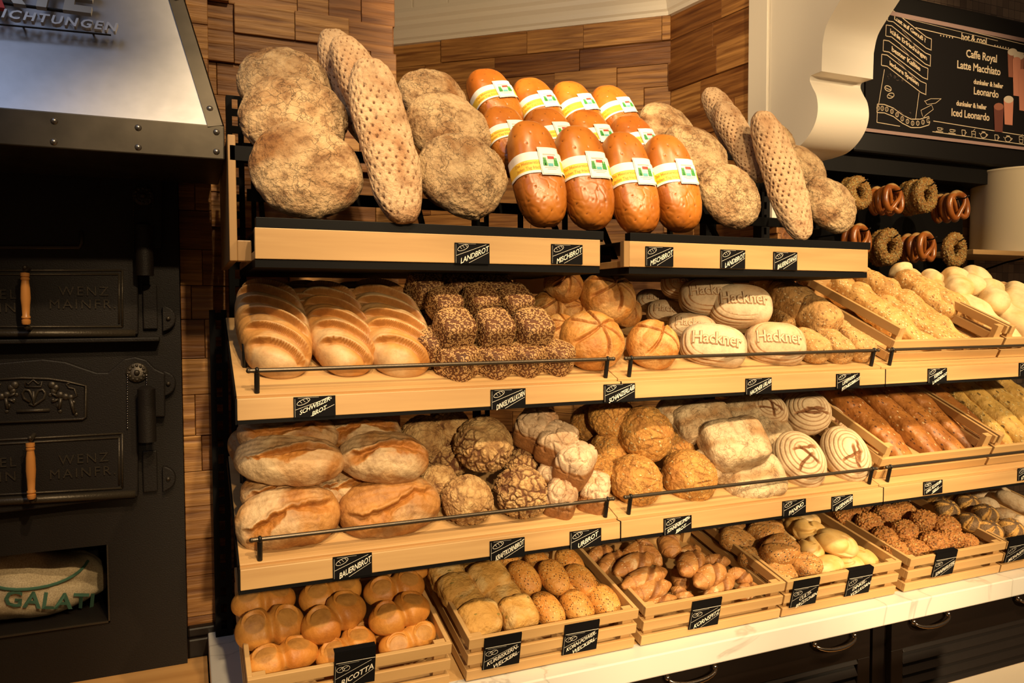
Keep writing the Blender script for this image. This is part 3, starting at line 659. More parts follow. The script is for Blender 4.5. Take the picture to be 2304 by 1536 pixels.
# masonry plinth with wooden top in front of the oven
WZ = hit(430, 1490, (0, 2.42, 0), (0, 1, 0)).z
pl = empty('wooden_platform', (-.6, 2.1, 0)); tag(pl, 'low light oak platform in front of the black oven', 'platform')
m = MB(); m.box((-1.2, 1.75, WZ-.04), (.036, 2.45, WZ)); m.build('platform_top', floor_w, pl, Matrix.Translation((.6, -2.1, 0)))
m = MB(); m.box((-1.2, 1.78, 0), (.034, 2.45, WZ-.04)); m.build('platform_base', dark_cab, pl, Matrix.Translation((.6, -2.1, 0)))
# walls
WL = block_wall('wall_left', (-.03, 2.62, 0), (1, 0, 0), PY(889, 200, 2.62).x+.03, WZ, 3.5, 3, .10, .034, (.10, .30))
_xo = PY(405, 700, 2.42).x
WS = block_wall('wall_front', (_xo+.001, 2.50, 0), (1, 0, 0), PY(484, 900, 2.50).x-_xo, WZ, 3.4, 8, .112, .006, (.06, .18))
hc = 3.2; A_ = PZ(890, 105, hc); B_ = PZ(1510, 38, hc); dirAB = (B_-A_).normalized(); P0 = A_-dirAB*.5
block_wall('wall_back', (P0.x, P0.y, 0), (dirAB.x, dirAB.y, 0), (B_-P0).length+.0, 0.9, 3.9, 21, .125, .026, (.24, .56))
C_ = PZ(1590, 0, hc); dBC = (C_-B_); dBC.z = 0; dBC.normalize()
block_wall('wall_right', (B_.x, B_.y, 0), (dBC.x, dBC.y, 0), .70, 0.9, 3.9, 33, .125, .022, (.22, .5))
m = MB(); Mx = PY(889, 200, 2.62).x
m.box((Mx-.05, 2.64, WZ), (Mx-.004, 4.6, 3.9)); tag(m.build('wall_return', block_w, tone=True), kind='structure')
m = MB(); m.box((2.55, 2.98, 0), (6.2, 3.1, 3.9)); tag(m.build('wall_tiled', tiles), kind='structure')
# skirting by the oven
m = MB(); m.box((_xo+.001, 2.455, WZ-.1), (.12, 2.495, WZ+.055)); m.box((_xo+.001, 2.465, WZ+.055), (.12, 2.495, WZ+.085)); tag(m.build('baseboard_left', dark_cab, bevel=.006), kind='structure')
# white panelling and cornice over the wooden wall
def along(O, U): 
    U = Vector((U.x, U.y, 0)).normalized(); Nn = Vector((U.y, -U.x, 0))
    return Matrix(((U.x, Nn.x, 0, O.x), (U.y, Nn.y, 0, O.y), (0, 0, 1, 0), (0, 0, 0, 1)))
corn = [(0, 0), (.05, 0), (.055, .02), (.075, .03), (.08, .055), (.095, .075), (.125, .095), (.13, .12), (.155, .135), (.16, .165), (.12, .175), (.115, .20), (0, .20)]
def cornice(name, O, U, L):
    Mw = along(O, U); m = MB()
    poly = [Mw @ Vector((0, -.02+p[0]*.6, hc+p[1]*.9-.0)) for p in corn]; n = len(corn)
    vs = [Mw @ Vector((x, .0+p[0]*.6, hc+p[1]*.9)) for x in (0, L) for p in corn]
    m.add(vs, [tuple(range(n)), tuple(range(2*n-1, n-1, -1))]+[(i, n+i, n+(i+1) % n, (i+1) % n) for i in range(n)])
    return tag(m.build(name, white_p), kind='structure')
cornice('trim_1', P0, dirAB, (B_-P0).length); cornice('trim_2', B_, dBC, .82)
m = MB(); Mw = along(P0, dirAB); L_ = (B_-P0).length; x = 0
while x < L_: m.box((x, -.02, hc+.17), (min(L_, x+.205), .045, 3.9), Mw); x += .21
m.box((0, -.03, hc+.17), (L_, .036, 3.9), Mw); tag(m.build('trim_3', white_p, bevel=.004), kind='structure')

# ------------------------------------------------------------------ corbel and pilaster
XL = PY(1718, 150, 2.68).x
m = MB(); m.box((XL-.0, 2.66, 2.08), (XL+.15, 2.78, 3.9)); m.box((XL+.02, 2.64, 2.08), (XL+.13, 2.66, 3.9)); tag(m.build('trim_4', white_p, bevel=.003), kind='structure')
XRr = PX(1963, 178, 2.62).x
pr = [(2046, -60), (2030, -10), (1998, 40), (1975, 80), (1966, 120), (1964, 178), (1942, 184), (1936, 196), (1942, 212), (1952, 232), (1955, 262), (1948, 292), (1930, 322), (1905, 345), (1872, 357)]
pp = [PX(x, y, XRr) for x, y in pr]; poly = [(p.y, p.z) for p in pp]
poly = [(2.658, poly[0][1]+.15), (poly[0][0]-.02, poly[0][1]+.15)]+poly+[(2.44, poly[-1][1]+.006), (2.51, poly[-1][1]+.03), (2.56, poly[-1][1]+.07), (2.60, poly[-1][1]+.09), (2.658, poly[-1][1]+.09)]
def smooth_poly(p, k0, k1):
    out = p[:k0]
    for i in range(k0, k1):
        a, b, c, d = (Vector(p[max(i-1, 0)]), Vector(p[i]), Vector(p[i+1]), Vector(p[min(i+2, len(p)-1)]))
        for t in (0, .25, .5, .75): out.append(tuple(.5*((2*b)+(c-a)*t+(2*a-5*b+4*c-d)*t*t+(3*b-a-3*c+d)*t**3)))
    return out+p[k1:]
pl2 = smooth_poly(poly[:7], 2, 6)+smooth_poly(poly[7:], 1, 14)
Mc = Matrix(((0, 0, 1, 0), (1, 0, 0, 0), (0, 1, 0, 0), (0, 0, 0, 1)))
zb_ = min(p[1] for p in pl2); pf = [p for p in pl2[1:]]; kb = [i for i, p in enumerate(pf) if p[1] == zb_][0]; pf = pf[:kb+1]+[(2.655, zb_)]
for i in range(1, len(pf)-1): pf[i] = (pf[i][0], min(pf[i][1], pf[i-1][1]-.0004))
pf[-1] = (2.655, pf[-2][1])
m = MB(); nn = len(pf); XX = (XL+.012, XRr)
for j in range(nn-1):
    (y0, z0), (y1, z1) = pf[j], pf[j+1]
    m.add([(XX[0], y0, z0), (XX[1], y0, z0), (XX[1], y1, z1), (XX[0], y1, z1)], [(0, 3, 2, 1)])
    if j < nn-2:
        for X_, f_ in ((XX[0], (0, 1, 2, 3)), (XX[1], (3, 2, 1, 0))): m.add([(X_, y0, z0), (X_, y1, z1), (X_, 2.655, z1), (X_, 2.655, z0)], [f_])
o = m.build('scroll_corbel', white_p); bm_ = bmesh.new(); bm_.from_mesh(o.data); bmesh.ops.remove_doubles(bm_, verts=bm_.verts, dist=1e-5); bmesh.ops.recalc_face_normals(bm_, faces=bm_.faces); bm_.to_mesh(o.data); bm_.free()
o.data.polygons.foreach_set('use_smooth', [True]*len(o.data.polygons)); 
for q_ in o.data.polygons:
    if abs(q_.normal.x) > .9: q_.use_smooth = False
o.data.set_sharp_from_angle(angle=math.radians(30))
tag(o, 'large cream scroll shaped wall corbel beside the chalkboard menu', 'corbel')

# ------------------------------------------------------------------ chalkboard menu
YB = 2.75; bt, bb = 3.12, 2.545; bx0, bx1 = 3.00, 4.45
bd = empty('menu_board', (bx0, YB, bb)); tag(bd, 'black chalkboard drinks menu with banner drawings and glasses, on black frame', 'menu board')
OM = Matrix.Translation((-bx0, -YB, -bb))
m = MB(); m.box((bx0-.06, YB+.0, bb-.10), (bx1+.1, YB+.05, bt+.10)); m.build('frame', plain('black_frame', (.006, .0045, .004), .5, spec=.3), bd, OM, bevel=.01)
m = MB(); m.box((bx0, YB-.008, bb), (bx1, YB, bt)); m.build('chalk_panel', plain('chalkboard', (.007, .005, .005), .7, spec=.2), bd, OM)
mauve = plain('mauve_stripe', (.42, .27, .24), .6); chk = plain('menu_chalk', (.78, .62, .42), .8); dim = plain('dim_chalk', (.20, .14, .11), .9)
m = MB(); m.box((bx0, YB-.011, bt-.012), (bx1, YB-.008, bt+.008)); m.box((bx0, YB-.011, bb-.004), (bx1, YB-.008, bb+.012)); m.build('stripe', mauve, bd, OM)
def B(x, y): return PY(x, y, YB-.0095)
def line(m, pts, r=.0017, mi=0):
    """flat chalk stroke lying on the board"""
    q = [B(*p) for p in pts]
    for a, b in zip(q, q[1:]):
        d = (b-a); n = Vector((-d.z, 0, d.x)).normalized()*r; m.add([a-n, b-n, b+n, a+n], [(0, 1, 2, 3)], mi)
tl = MB(); words_ = [('hot & cool', 2192, 88, .040, 0), ('Caffe Royal', 2209, 127, .046, 0), ('Latte Macchiato', 2203, 154, .046, 0), ('dunkeler & heller', 2224, 189, .029, 0), ('Leonardo', 2219, 209, .044, 0), ('dunkeler & heller', 2186, 237, .029, 0), ('Iced Leonardo', 2184, 259, .044, 0), ('. . . . .', 2130, 77, .04, 0), ('. . . . . .', 2254, 100, .04, 0)]
for s, x, y, size, an in words_:
    vs, fs = text_geo(s, size, 0, 'CENTER', 0, .0009, .95); c = B(x, y)
    tl = MB(); tl.add([c+Vector((v[0]*1.18, 0, v[1]*1.2)) for v in vs], fs); tl.build('lettering', chk, bd, OM)
ban = [('Lust auf Genu\u00df ?', (2000, 32), (2094, 102)), ('k\u00fchle Erfrischungen', (1996, 66), (2092, 138)), ('bester Kaffee', (1990, 100), (2086, 168)), ('leckere Speisen', (1986, 132), (2082, 202))]
for s, a, b in ban:
    A, Bp = B(*a), B(*b); d = Bp-A; ln = d.length; e = d.normalized(); up = Vector((0, 0, 1)); sz = .030 if len(s) > 14 else .034
    vs, fs = text_geo(s, sz, 0, 'CENTER', 0, .0008, .9); wmax = max(v[0] for v in vs)-min(v[0] for v in vs); k = min(1.3, ln*.92/wmax)
    md = (A+Bp)/2+Vector((0, 0, .004)); tl = MB(); tl.add([md+e*(v[0]*k)+up*v[1]+Vector((e.x, 0, 0))*0 for v in vs], fs); tl.build('lettering', chk, bd, OM)
dr = MB()
for i, (s, a, b) in enumerate(ban):
    (x0, y0), (x1, y1) = a, b; hh = 25
    for dy in (0, hh): line(dr, [(x0-2, y0+dy-10), (x0+10, y0+dy-8), (x1-10, y1+dy-12-7), (x1+2, y1+dy-14)], .0020)
    line(dr, [(x0-2, y0-10), (x0-3, y0+hh-10)], .0020); line(dr, [(x1+2, y1-14), (x1+1, y1+hh-14)], .0020)
    if i < 3: line(dr, [(x0+30, y0+36), (x1-26, y1+12)], .002, 1)
line(dr, [(1990, 156), (1976, 240)]); line(dr, [(2068, 208), (2060, 268)]); line(dr, [(1974, 250), (1973, 275), (2025, 284)])
line(dr, [(2003, 27), (2100, 50), (2304, 100)], .0015); line(dr, [(2060, 62), (2304, 120)], .002); line(dr, [(2100, 272), (2304, 305)], .0018); line(dr, [(2098, 296), (2304, 325)], .0018); line(dr, [(2003, 33), (2245, 92)], .001)
wave = lambda dy: [(1974, 234+dy), (1990, 235+dy), (2010, 243+dy), (2030, 258+dy), (2050, 268+dy), (2070, 268+dy), (2090, 262+dy)]
line(dr, wave(0), .002); line(dr, wave(19), .002); line(dr, [(1974, 234), (1973, 253)], .002); line(dr, [(2090, 262), (2092, 275), (2090, 281)], .002)
line(dr, [(2080, 228), (2094, 222), (2118, 222), (2105, 232), (2086, 235), (2080, 226)], .0012); line(dr, [(2076, 262), (2072, 248), (2096, 236), (2100, 246), (2084, 258), (2078, 264)], .0012)
def oval(cx, cy, rx, ry, n=16, rot=0): 
    c, s_ = math.cos(rot), math.sin(rot)
    return [(cx+rx*math.cos(t)*c-ry*math.sin(t)*s_, cy+rx*math.cos(t)*s_+ry*math.sin(t)*c) for t in [2*math.pi*k/n for k in range(n+1)]]
for cx, cy, r_ in ((1998, 199, .5), (2004, 215, -.4)):
    line(dr, oval(cx, cy, 8, 5.5, rot=r_), .002); line(dr, [(cx-6, cy-2), (cx, cy+1), (cx+6, cy+3)], .0016)
for k in range(11):
    t = k/10; i = min(5, int(t*6)); w = wave(9); u = t*6-i; cx = w[i][0]*(1-u)+w[i+1][0]*u; cy = w[i][1]*(1-u)+w[i+1][1]*u
    line(dr, oval(2*0+cx*.97+.03*2032, cy, 3.2, 5), .0016); line(dr, [(cx*.97+61, cy-3), (cx*.97+61, cy+3)], .001)
for k in range(60):
    rr = random.Random(k); x_, y_ = rr.uniform(1998, 2055), rr.choice([170, 248])+rr.uniform(-6, 6); line(dr, [(x_, y_+(x_-1998)*.22), (x_+rr.uniform(-3, 4), y_+(x_-1998)*.22+rr.uniform(-3, 3))], .0008, 1)
# row of little cup and jug drawings
for cx, cy, kd in ((2114, 291, 0), (2142, 295, 0), (2168, 298, 1), (2190, 302, 2), (2213, 303, 3), (2242, 309, 1), (2268, 312, 3), (2297, 314, 2)):
    if kd == 0: line(dr, [(cx-5, cy-4), (cx+5, cy-3), (cx+4, cy+2), (cx-4, cy+1), (cx-5, cy-4)], .0016); line(dr, [(cx-8, cy+4), (cx+8, cy+6)], .0016); line(dr, oval(cx+6, cy-1, 2, 2, 8), .001)
    if kd == 1: line(dr, [(cx-4, cy-6), (cx+4, cy-5), (cx+3, cy+7), (cx-3, cy+6), (cx-4, cy-6)], .0016); line(dr, [(cx+4, cy-2), (cx+7, cy), (cx+4, cy+3)], .0012)
    if kd == 2: line(dr, [(cx-4, cy-7), (cx+5, cy-6), (cx+4, cy+8), (cx-3, cy+7), (cx-4, cy-7)], .0016); line(dr, [(cx-4, cy-1), (cx+4, cy)], .0012); line(dr, [(cx, cy-8), (cx+4, cy-12)], .0012)
    if kd == 3: line(dr, oval(cx, cy+1, 6.5, 6, 14), .0018); line(dr, [(cx-4, cy-7), (cx+4, cy-6)], .0016); line(dr, [(cx-6, cy), (cx-10, cy-4)], .0014); line(dr, [(cx+6, cy-2), (cx+10, cy), (cx+6, cy+4)], .0014)
dr.build('chalk_drawing', [chk, dim], bd, OM)
# printed pictures of drinks
foam = plain('foam_print', (.66, .55, .42), .6); cof = plain('coffee_print', (.34, .12, .07), .6); choc = plain('dark_drink_print', (.16, .045, .03), .6); gl = plain('pink_glass_print', (.62, .24, .15), .6)
dk = MB()
for i, (cx, cy, w, h, top, bodyc) in enumerate([(2278, 145, 11, 30, 0, 1), (2292, 160, 12, 36, 0, 1), (2287, 175, 9, 42, 3, 3), (2300, 205, 9, 45, 3, 3), (2246, 268, 11, 30, 1, 2), (2268, 252, 11, 30, 0, 3)]):
    off = Vector((0, -.0006*i, 0)); 
    q = [B(cx-w, cy-h), B(cx+w, cy-h+2), B(cx+w*.8, cy+h), B(cx-w*.8, cy+h-2)]; dk.add([p+off for p in q], [(3, 2, 1, 0)], bodyc)
    q = [B(*p)+off+Vector((0, -.0003, 0)) for p in oval(cx, cy-h+2, w, w*.75, 16)[:-1]]; dk.add(q, [tuple(range(16))[::-1]], top)
dk.build('drink_picture', [foam, cof, choc, gl], bd, OM)

# ------------------------------------------------------------------ oven with hood
YO = 2.42
ov = empty('baking_oven', (-.45, YO, WZ)); tag(ov, 'old black cast iron bakery oven with two lift doors and wooden handles', 'oven')
OI = Matrix.Translation((.45, -YO, -WZ))
def O_(x, y, d=0): return PY(x, y, YO-d)
xr = O_(405, 700).x; zt = PY(250, 262, 2.0).z-.004
n0 = O_(0, 1440); n1 = O_(240, 1225); nx1 = n1.x; nz0 = n0.z+.012; nz1 = n1.z
m = MB()
m.box((-1.15, YO, nz1), (xr, YO+.35, zt)); m.box((nx1, YO, WZ), (xr, YO+.35, nz1)); m.box((-1.15, YO, WZ), (nx1, YO+.35, nz0)); m.box((-1.15, YO+.34, nz0), (nx1, YO+.35, nz1))
m.build('body', iron, ov, OI)
m = MB(); m.box((-1.15, YO-.006, nz0-.004), (nx1+.004, YO, nz0)); m.box((nx1, YO-.006, nz0-.004), (nx1+.004, YO, nz1)); m.build('niche_rim', iron_l, ov, OI)
def oven_door(dy, arched):
    d_ = MB(); T = .03
    L, Rr, top, bot = -40, 312, 400+dy, 762+dy   # pixels on the oven front
    def q(x, y): p = O_(x, y); return (p.x, p.z)
    if arched: out = [q(-300, 830), q(-60, 820), q(0, 815), (q(100, 806)), q(150, 812), q(190, 826), q(220, 836), q(245, 836), q(262, 822), q(280, 806), q(305, 801), q(330, 808), q(350, 828), q(372, 838), q(372, 935), q(312, 935), q(312, 1112), q(-300, 1185)]
    else: out = [q(-300, 330), q(312, 330), q(365, 345), q(365, 560), q(312, 560), q(312, 752), q(-300, 768)]
    MO = Matrix(((1, 0, 0, 0), (0, 0, 1, 0), (0, 1, 0, 0), (0, 0, 0, 1)))
    d_.prism(out, (YO-T, YO), MO); dr_ = d_.build('oven_door', iron, ov, OI, bevel=.004)
    def tb(name, pts, r, par=dr_, mat=iron_l, dep=T, n=8):
        t = MB(); t.tube([O_(x, y, dep) for x, y in pts], r, n); return t.build(name, mat, par, smooth=True)
    def multi(name, paths, r, mat=iron_l, dep=T):
        t = MB()
        for pts in paths: t.tube([O_(x, y, dep) for x, y in pts], r, 6)
        return t.build(name, mat, dr_, smooth=True)
    y0, y1 = (982, 1105) if arched else (608, 735)
    e = -1 if arched else 0
    fy = lambda x, y: y+(0 if not arched else (140-x)*.055)
    multi('panel_moulding', [[(-200, fy(-200, y0)), (275, fy(275, y0))], [(275, fy(275, y0)), (275, fy(275, y1))], [(-200, fy(-200, y1)), (275, fy(275, y1))], [(-200, fy(-200, y0+9)), (268, fy(268, y0+9))], [(268, fy(268, y0+9)), (268, fy(268, y1-7))]], .0032)
    tb('bottom_rail', [(-200, fy(-200, y1+16)), (305, fy(305, y1+15))], .011)
    # handle
    hx, ha, hb = (69, 995, 1122) if arched else (57, 612, 730)
    P1, P2 = O_(hx-1, ha, .085), O_(hx+2, hb, .085); axis = (P1-P2); Lh = axis.length; q_ = axis.to_track_quat('Z', 'Y').to_matrix().to_4x4()
    prof = [(.0, 0), (.0085, 0), (.0105, .004), (.0105, .012), (.008, .014), (.0105, .017), (.0105, .021), (.0085, .024), (.0100, .05), (.0118, Lh*.5), (.0108, Lh-.04), (.0085, Lh-.022), (.0105, Lh-.019), (.0105, Lh-.015), (.008, Lh-.013), (.0105, Lh-.011), (.0105, Lh-.002), (.0, Lh)]
    t = MB(); t.lathe(prof, Matrix.Translation(P2) @ q_, 24); h_ = t.build('door_handle', turned, dr_, smooth='auto'); tag(h_, 'turned orange wooden handle')
    t = MB(); t.tube([P1+Vector((0, .0, .006)), P1+Vector((0, .055, .012)), P1+Vector((0, .056, .012))], .006, 8); t.tube([P2-Vector((0, 0, .006)), P2+Vector((0, .055, -.012)), P2+Vector((0, .056, -.012))], .006, 8); t.ball(P1+Vector((0, 0, .012)), .006); t.build('handle_bracket', iron_l, dr_, smooth=True)
    # cast lettering
    t = MB(); ty = (1032, 1063) if arched else (656, 685)
    for s, cx, cy, al in (('WENZ', 189, ty[0], 'CENTER'), ('MAINFR.', 187, ty[1], 'CENTER'), ('EL', 38, ty[0]+7, 'RIGHT'), ('IN', 38, ty[1]+8, 'RIGHT')):
        vs, fs = text_geo(s, .036, .0022, al, 0, 0, 1.25); c = O_(cx, cy, T); sl = .0
        t = MB(); t.add([c+Vector((v[0], -v[2]-.001, v[1])) for v in vs], fs); t.build('cast_lettering', iron_l, dr_)
    # plaque
    if arched:
        t = MB(); pts = [q(-40, 856), q(50, 850), q(110, 852), q(150, 858), q(193, 868), q(193, 938), q(186, 942), q(-40, 952)]
        t.prism(pts, (YO-T-.004, YO-T), MO); pq = t.build('crest_plaque', iron, dr_, bevel=.002)
        t = MB(); R_ = lambda pts_, r: t.tube([O_(x, y, T+.005) for x, y in pts_], r, 6)
        R_([(-40, 856), (50, 850), (110, 852), (150, 858), (193, 868), (193, 938), (186, 942), (-40, 952)], .0035)
        R_([(68, 904), (54, 896), (50, 884), (56, 876), (66, 878), (72, 890), (76, 905), (80, 890), (86, 878), (96, 876), (102, 884), (99, 896), (86, 905), (76, 912), (66, 908)], .004)
        R_([(75, 880), (76, 912)], .004); R_([(58, 870), (56, 858), (64, 864), (75, 854), (86, 864), (94, 858), (92, 870), (58, 870)], .0028); R_([(38, 925), (112, 922)], .005)
        for s_ in (1, -1):
            X = lambda dx: 75+s_*dx
            for (dx, yy, r) in ((42, 866, .011), (50, 872, .010), (46, 880, .009), (60, 888, .010), (72, 892, .010), (84, 894, .009), (57, 913, .007), (60, 925, .006), (90, 905, .006), (92, 925, .006), (96, 932, .006), (38, 888, .006), (44, 900, .005)): t.ball(O_(X(dx), yy, T+.004), r, 8, sq=(1, .5, 1))
            R_([(X(84), 896), (X(98), 890), (X(92), 874), (X(80), 872), (X(74), 864), (X(84), 860)], .003)
            R_([(X(56), 892), (X(40), 884)], .004); R_([(X(56), 898), (X(42), 904)], .004); R_([(X(62), 895), (X(58), 920)], .005); R_([(X(84), 898), (X(92), 930)], .005)
        t.build('crest_relief', iron_l, dr_, smooth=True)
    else:
        tb('top_moulding', [(-200, 556), (178, 556), (184, 548), (184, 520)], .006)
    # rosette, chain, counterweight
    rx, ry = (308, 838) if arched else (322, 440)
    t = MB(); c = O_(rx, ry, T+.004)
    for k in range(12):
        an = k*math.pi/6; t.ball(c+Vector((.020*math.cos(an), 0, .020*math.sin(an))), .0052, 8)
    t.ball(c, .009, 10); t.lathe([(0, 0), (.028, 0), (.028, .004), (.024, .006), (0, .006)], Matrix.Translation(c+Vector((0, .004, 0))) @ Matrix.Rotation(math.pi/2, 4, 'X'), 20)
    t.build('rosette', iron_l, dr_, smooth=True)
    t = MB(); cy0 = ry
    for k in range(24):
        t.ball(O_(rx-21, cy0+k*5.4, T+.006), .0024, 6)
    for k in range(5): t.ball(O_(rx+22, cy0+6+k*5.5, T+.01), .0026, 6)
    t.build('bead_chain', chrome if arched else iron_l, dr_, smooth=True)
    wx, wa, wb = (332, 868, 993) if arched else (326, 500, 620)
    t = MB(); P1, P2 = O_(wx, wa, T+.03), O_(wx, wb, T+.03); Lh = (P1-P2).length
    t.lathe([(0, 0), (.023, 0), (.023, Lh-.008), (.012, Lh), (0, Lh)], Matrix.Translation(P2), 24); t.build('counterweight', iron, dr_, smooth='auto')
    # hinge lugs
    for cy in ((862, 1075) if arched else (716,)):
        t = MB(); c = O_(367, cy, .004); arc = [(c.x, c.z-.036)]+[(c.x+.034*math.cos(a), c.z+.036*math.sin(a)) for a in [(-.5+k/10)*math.pi for k in range(11)]]+[(c.x, c.z+.036)]
        t.prism(arc, (YO-.02, YO), MO); lg = t.build('hinge_lug', iron, dr_, bevel=.004)
        t = MB(); t.ball(Vector((c.x+.014, YO-.022, c.z)), .0065, 10); t.build('bolt', iron_l, dr_, smooth=True)
    t = MB(); a = O_(320, 640 if not arched else 1015, .012); b = O_(355, 740 if not arched else 1105, .012); t.box((a.x, YO-.012, b.z), (b.x, YO, a.z)); t.build('guide_plate', iron, dr_, bevel=.003)
    return dr_
# children two levels deep share the oven frame
oven_door(0, False); oven_door(0, True)
# ledge between the doors
m = MB(); a = O_(-300, 775); b = O_(360, 757); m.box((a.x, YO-.045, b.z-.012), (b.x, YO, b.z)); m.build('shelf_ledge', iron, ov, OI, bevel=.003)

# burlap sack in the niche
def sack():
    D, P, Nn, fs = body(40, .34, .13, .105, 2.6, .9)
    P = P+Nn*(fbm(P*5, 4)*.025+fbm(P*16, 5)*.006)[:, None]
    c = O_(40, 1320); ctr = Vector((c.x-.13, YO+.17, nz0+.108)); me = bpy.data.meshes.new('coffee_sack'); me.from_pydata(P.tolist(), [], fs)
    mt, nt, b_ = newmat('burlap'); tc = N(nt, 'ShaderNodeTexCoord'); w = N(nt, 'ShaderNodeTexNoise'); w.inputs['Scale'].default_value = 300
    nt.links.new(tc.outputs['Object'], w.inputs['Vector']); nt.links.new(ramp(nt, w.outputs['Fac'], [(.3, (.36, .27, .15)), (.7, (.58, .46, .28))]), b_.inputs['Base Color']); b_.inputs['Roughness'].default_value = .9
    me.materials.append(mt); me.polygons.foreach_set('use_smooth', [True]*len(me.polygons)); o = link('coffee_sack', me, None, Matrix.Translation(ctr) @ Matrix.Rotation(math.radians(8), 4, 'Y') @ Matrix.Rotation(math.radians(-12), 4, 'X'))
    tag(o, 'beige burlap sack with green print lying in the oven niche', 'sack')
    P2 = P; t = MB(); gi = plain('green_sack_ink', (.05, .12, .07), .9)
    def front(x, z):  # front surface y at (x, z)
        d = (P2[:, 0]-x)**2+(P2[:, 2]-z)**2+np.where(P2[:, 1] > 0, 9, 0); idx = np.argsort(d)[:4]; w_ = 1/(d[idx]+1e-6); return float((P2[idx, 1]*w_).sum()/w_.sum())-.004
    x00 = O_(4, 1370).x-ctr.x; vs, fs2 = text_geo('GALATI', .062, 0, 'LEFT', 0, .0016, 1.05); t.add([(v[0]+x00, front(v[0]+x00, v[1]-.035), v[1]-.035-.10*v[0]) for v in vs], fs2)
    pts = []
    for k in range(18):
        an = math.pi*(1.05+.9*k/17); x, z = .13+.15*math.cos(an), .075+.085*math.sin(an); pts.append((x, front(x, z)+.001, z))
    t.tube(pts, .0045, 6); t.build('green_print', gi, o)
sack()

# hood
hd = empty('oven_hood', (-.45, 2.2, 2.15)); tag(hd, 'brushed steel extractor hood with riveted dark band and metal letters', 'hood'); HI = Matrix.Translation((.45, -2.2, -2.15))
hb0, hb1 = PY(250, 342, 2.0), PY(250, 262, 2.0); hx = PY(505, 300, 2.0).x; zb0, zb1 = hb0.z, hb1.z
m = MB(); m.box((-1.3, 2.0, zb0), (hx, 2.405, zb1)); m.build('band', band_m, hd, HI, bevel=.003)
topY, topZ = 2.42, 3.15; e = PY(400, 0, 2.33); slope = (e.x-hx)/(e.z-zb1)
xt = hx+slope*(topZ-zb1)
vs = [(-1.3, 2.004, zb1), (hx-.004, 2.004, zb1), (xt, topY, topZ), (-1.3, topY, topZ), (-1.3, 2.49, zb1), (hx-.004, 2.49, zb1), (xt, 2.49, topZ), (-1.3, 2.49, topZ)]
m = MB(); m.add(vs, [(0, 1, 2, 3), (1, 5, 6, 2), (5, 4, 7, 6), (3, 2, 6, 7), (0, 4, 5, 1), (4, 0, 3, 7)]); m.build('hood_panel', steel, hd, HI)
nH = (Vector(vs[1])-Vector(vs[0])).cross(Vector(vs[3])-Vector(vs[0])).normalized()
if nH.y > 0: nH = -nH
eu = Vector((1, 0, 0)); ev = nH.cross(eu); ev = ev if ev.z > 0 else -ev
c0, c1 = Vector(vs[1]), Vector(vs[2]); dd = (c1-c0).normalized(); sd_ = -dd.cross(nH).normalized(); sd_ = sd_ if sd_.x < 0 else -sd_
m = MB(); w_ = .034
q0 = [c0+nH*.004, c0+nH*.004+sd_*w_, c1+nH*.004+sd_*w_, c1+nH*.004]; q1 = [p-nH*.004 for p in q0]
m.add(q0+q1, [(0, 1, 2, 3), (7, 6, 5, 4), (0, 4, 5, 1), (1, 5, 6, 2), (2, 6, 7, 3), (3, 7, 4, 0)]); m.add([c0+Vector((.004, 0, 0)), c0+Vector((.004, .04, 0)), c1+Vector((.004, .04, 0)), c1+Vector((.004, 0, 0))], [(0, 1, 2, 3)])
m.build('corner_strip', band_m, hd, HI)
def rivet(p, n):
    t = MB(); t.lathe([(0, .0055), (.003, .005), (.0062, .003), (.0078, 0), (0, 0)][::-1], Matrix.Translation(p) @ n.to_track_quat('Z', 'Y').to_matrix().to_4x4(), 14); t.build('rivet', rivet_m, hd, HI, smooth='auto')
for x, y in ((122, 272), (121, 319), (311, 287), (311, 331), (487, 297), (487, 341), (-70, 258), (-70, 306)):
    rivet(PY(x, y, 2.0), Vector((0, -1, 0)))
for t_ in (.045, .34, .60, .86): rivet(c0+(c1-c0)*t_+sd_*.017+nH*.004, nH)
# letters stand off the hood on a rail
def HP(x, y, off): return hit(x, y, Vector(vs[0])+nH*off, nH)
def hood_text(s, x, y, size, shear, sp, bold, al, mat, name):
    g, f = text_geo(s, size, .006, al, shear, bold, sp); c = HP(x, y, .035); t = MB()
    t.add([c+eu*v[0]+ev*v[1]+nH*v[2] for v in g], f); return t.build(name, mat, hd, HI)
lm = plain('satin_metal_letters', (.62, .56, .46), .3, .9); lm2 = plain('pale_metal_letters', (.62, .60, .58), .4, .5)
hood_text('RTE', 206, 2, .125, .12, 1.0, .004, 'RIGHT', lm, 'sign_letters'); hood_text('RICHTUNGEN', 262, 66, .0335, .22, 1.27, .0008, 'RIGHT', lm2, 'sign_letters')
g, f = text_geo('A', .11, .006, 'RIGHT', .12, .004); c = HP(8, -8, .035); t = MB(); t.add([c+eu*v[0]+ev*v[1]+nH*v[2] for v in g], f); t.build('red_letter', red_ink, hd, HI)
t = MB(); t.tube([HP(-30, 52, .028), HP(250, 79, .028)], .0022, 8); t.tube([HP(-30, 2, .028), HP(195, 32, .028)], .004, 8)
for x, y in ((52, 60), (210, 77)): t.tube([HP(x, y, .028), HP(x, y, 0)], .0025, 6)
t.build('letter_rail', black_m, hd, HI)

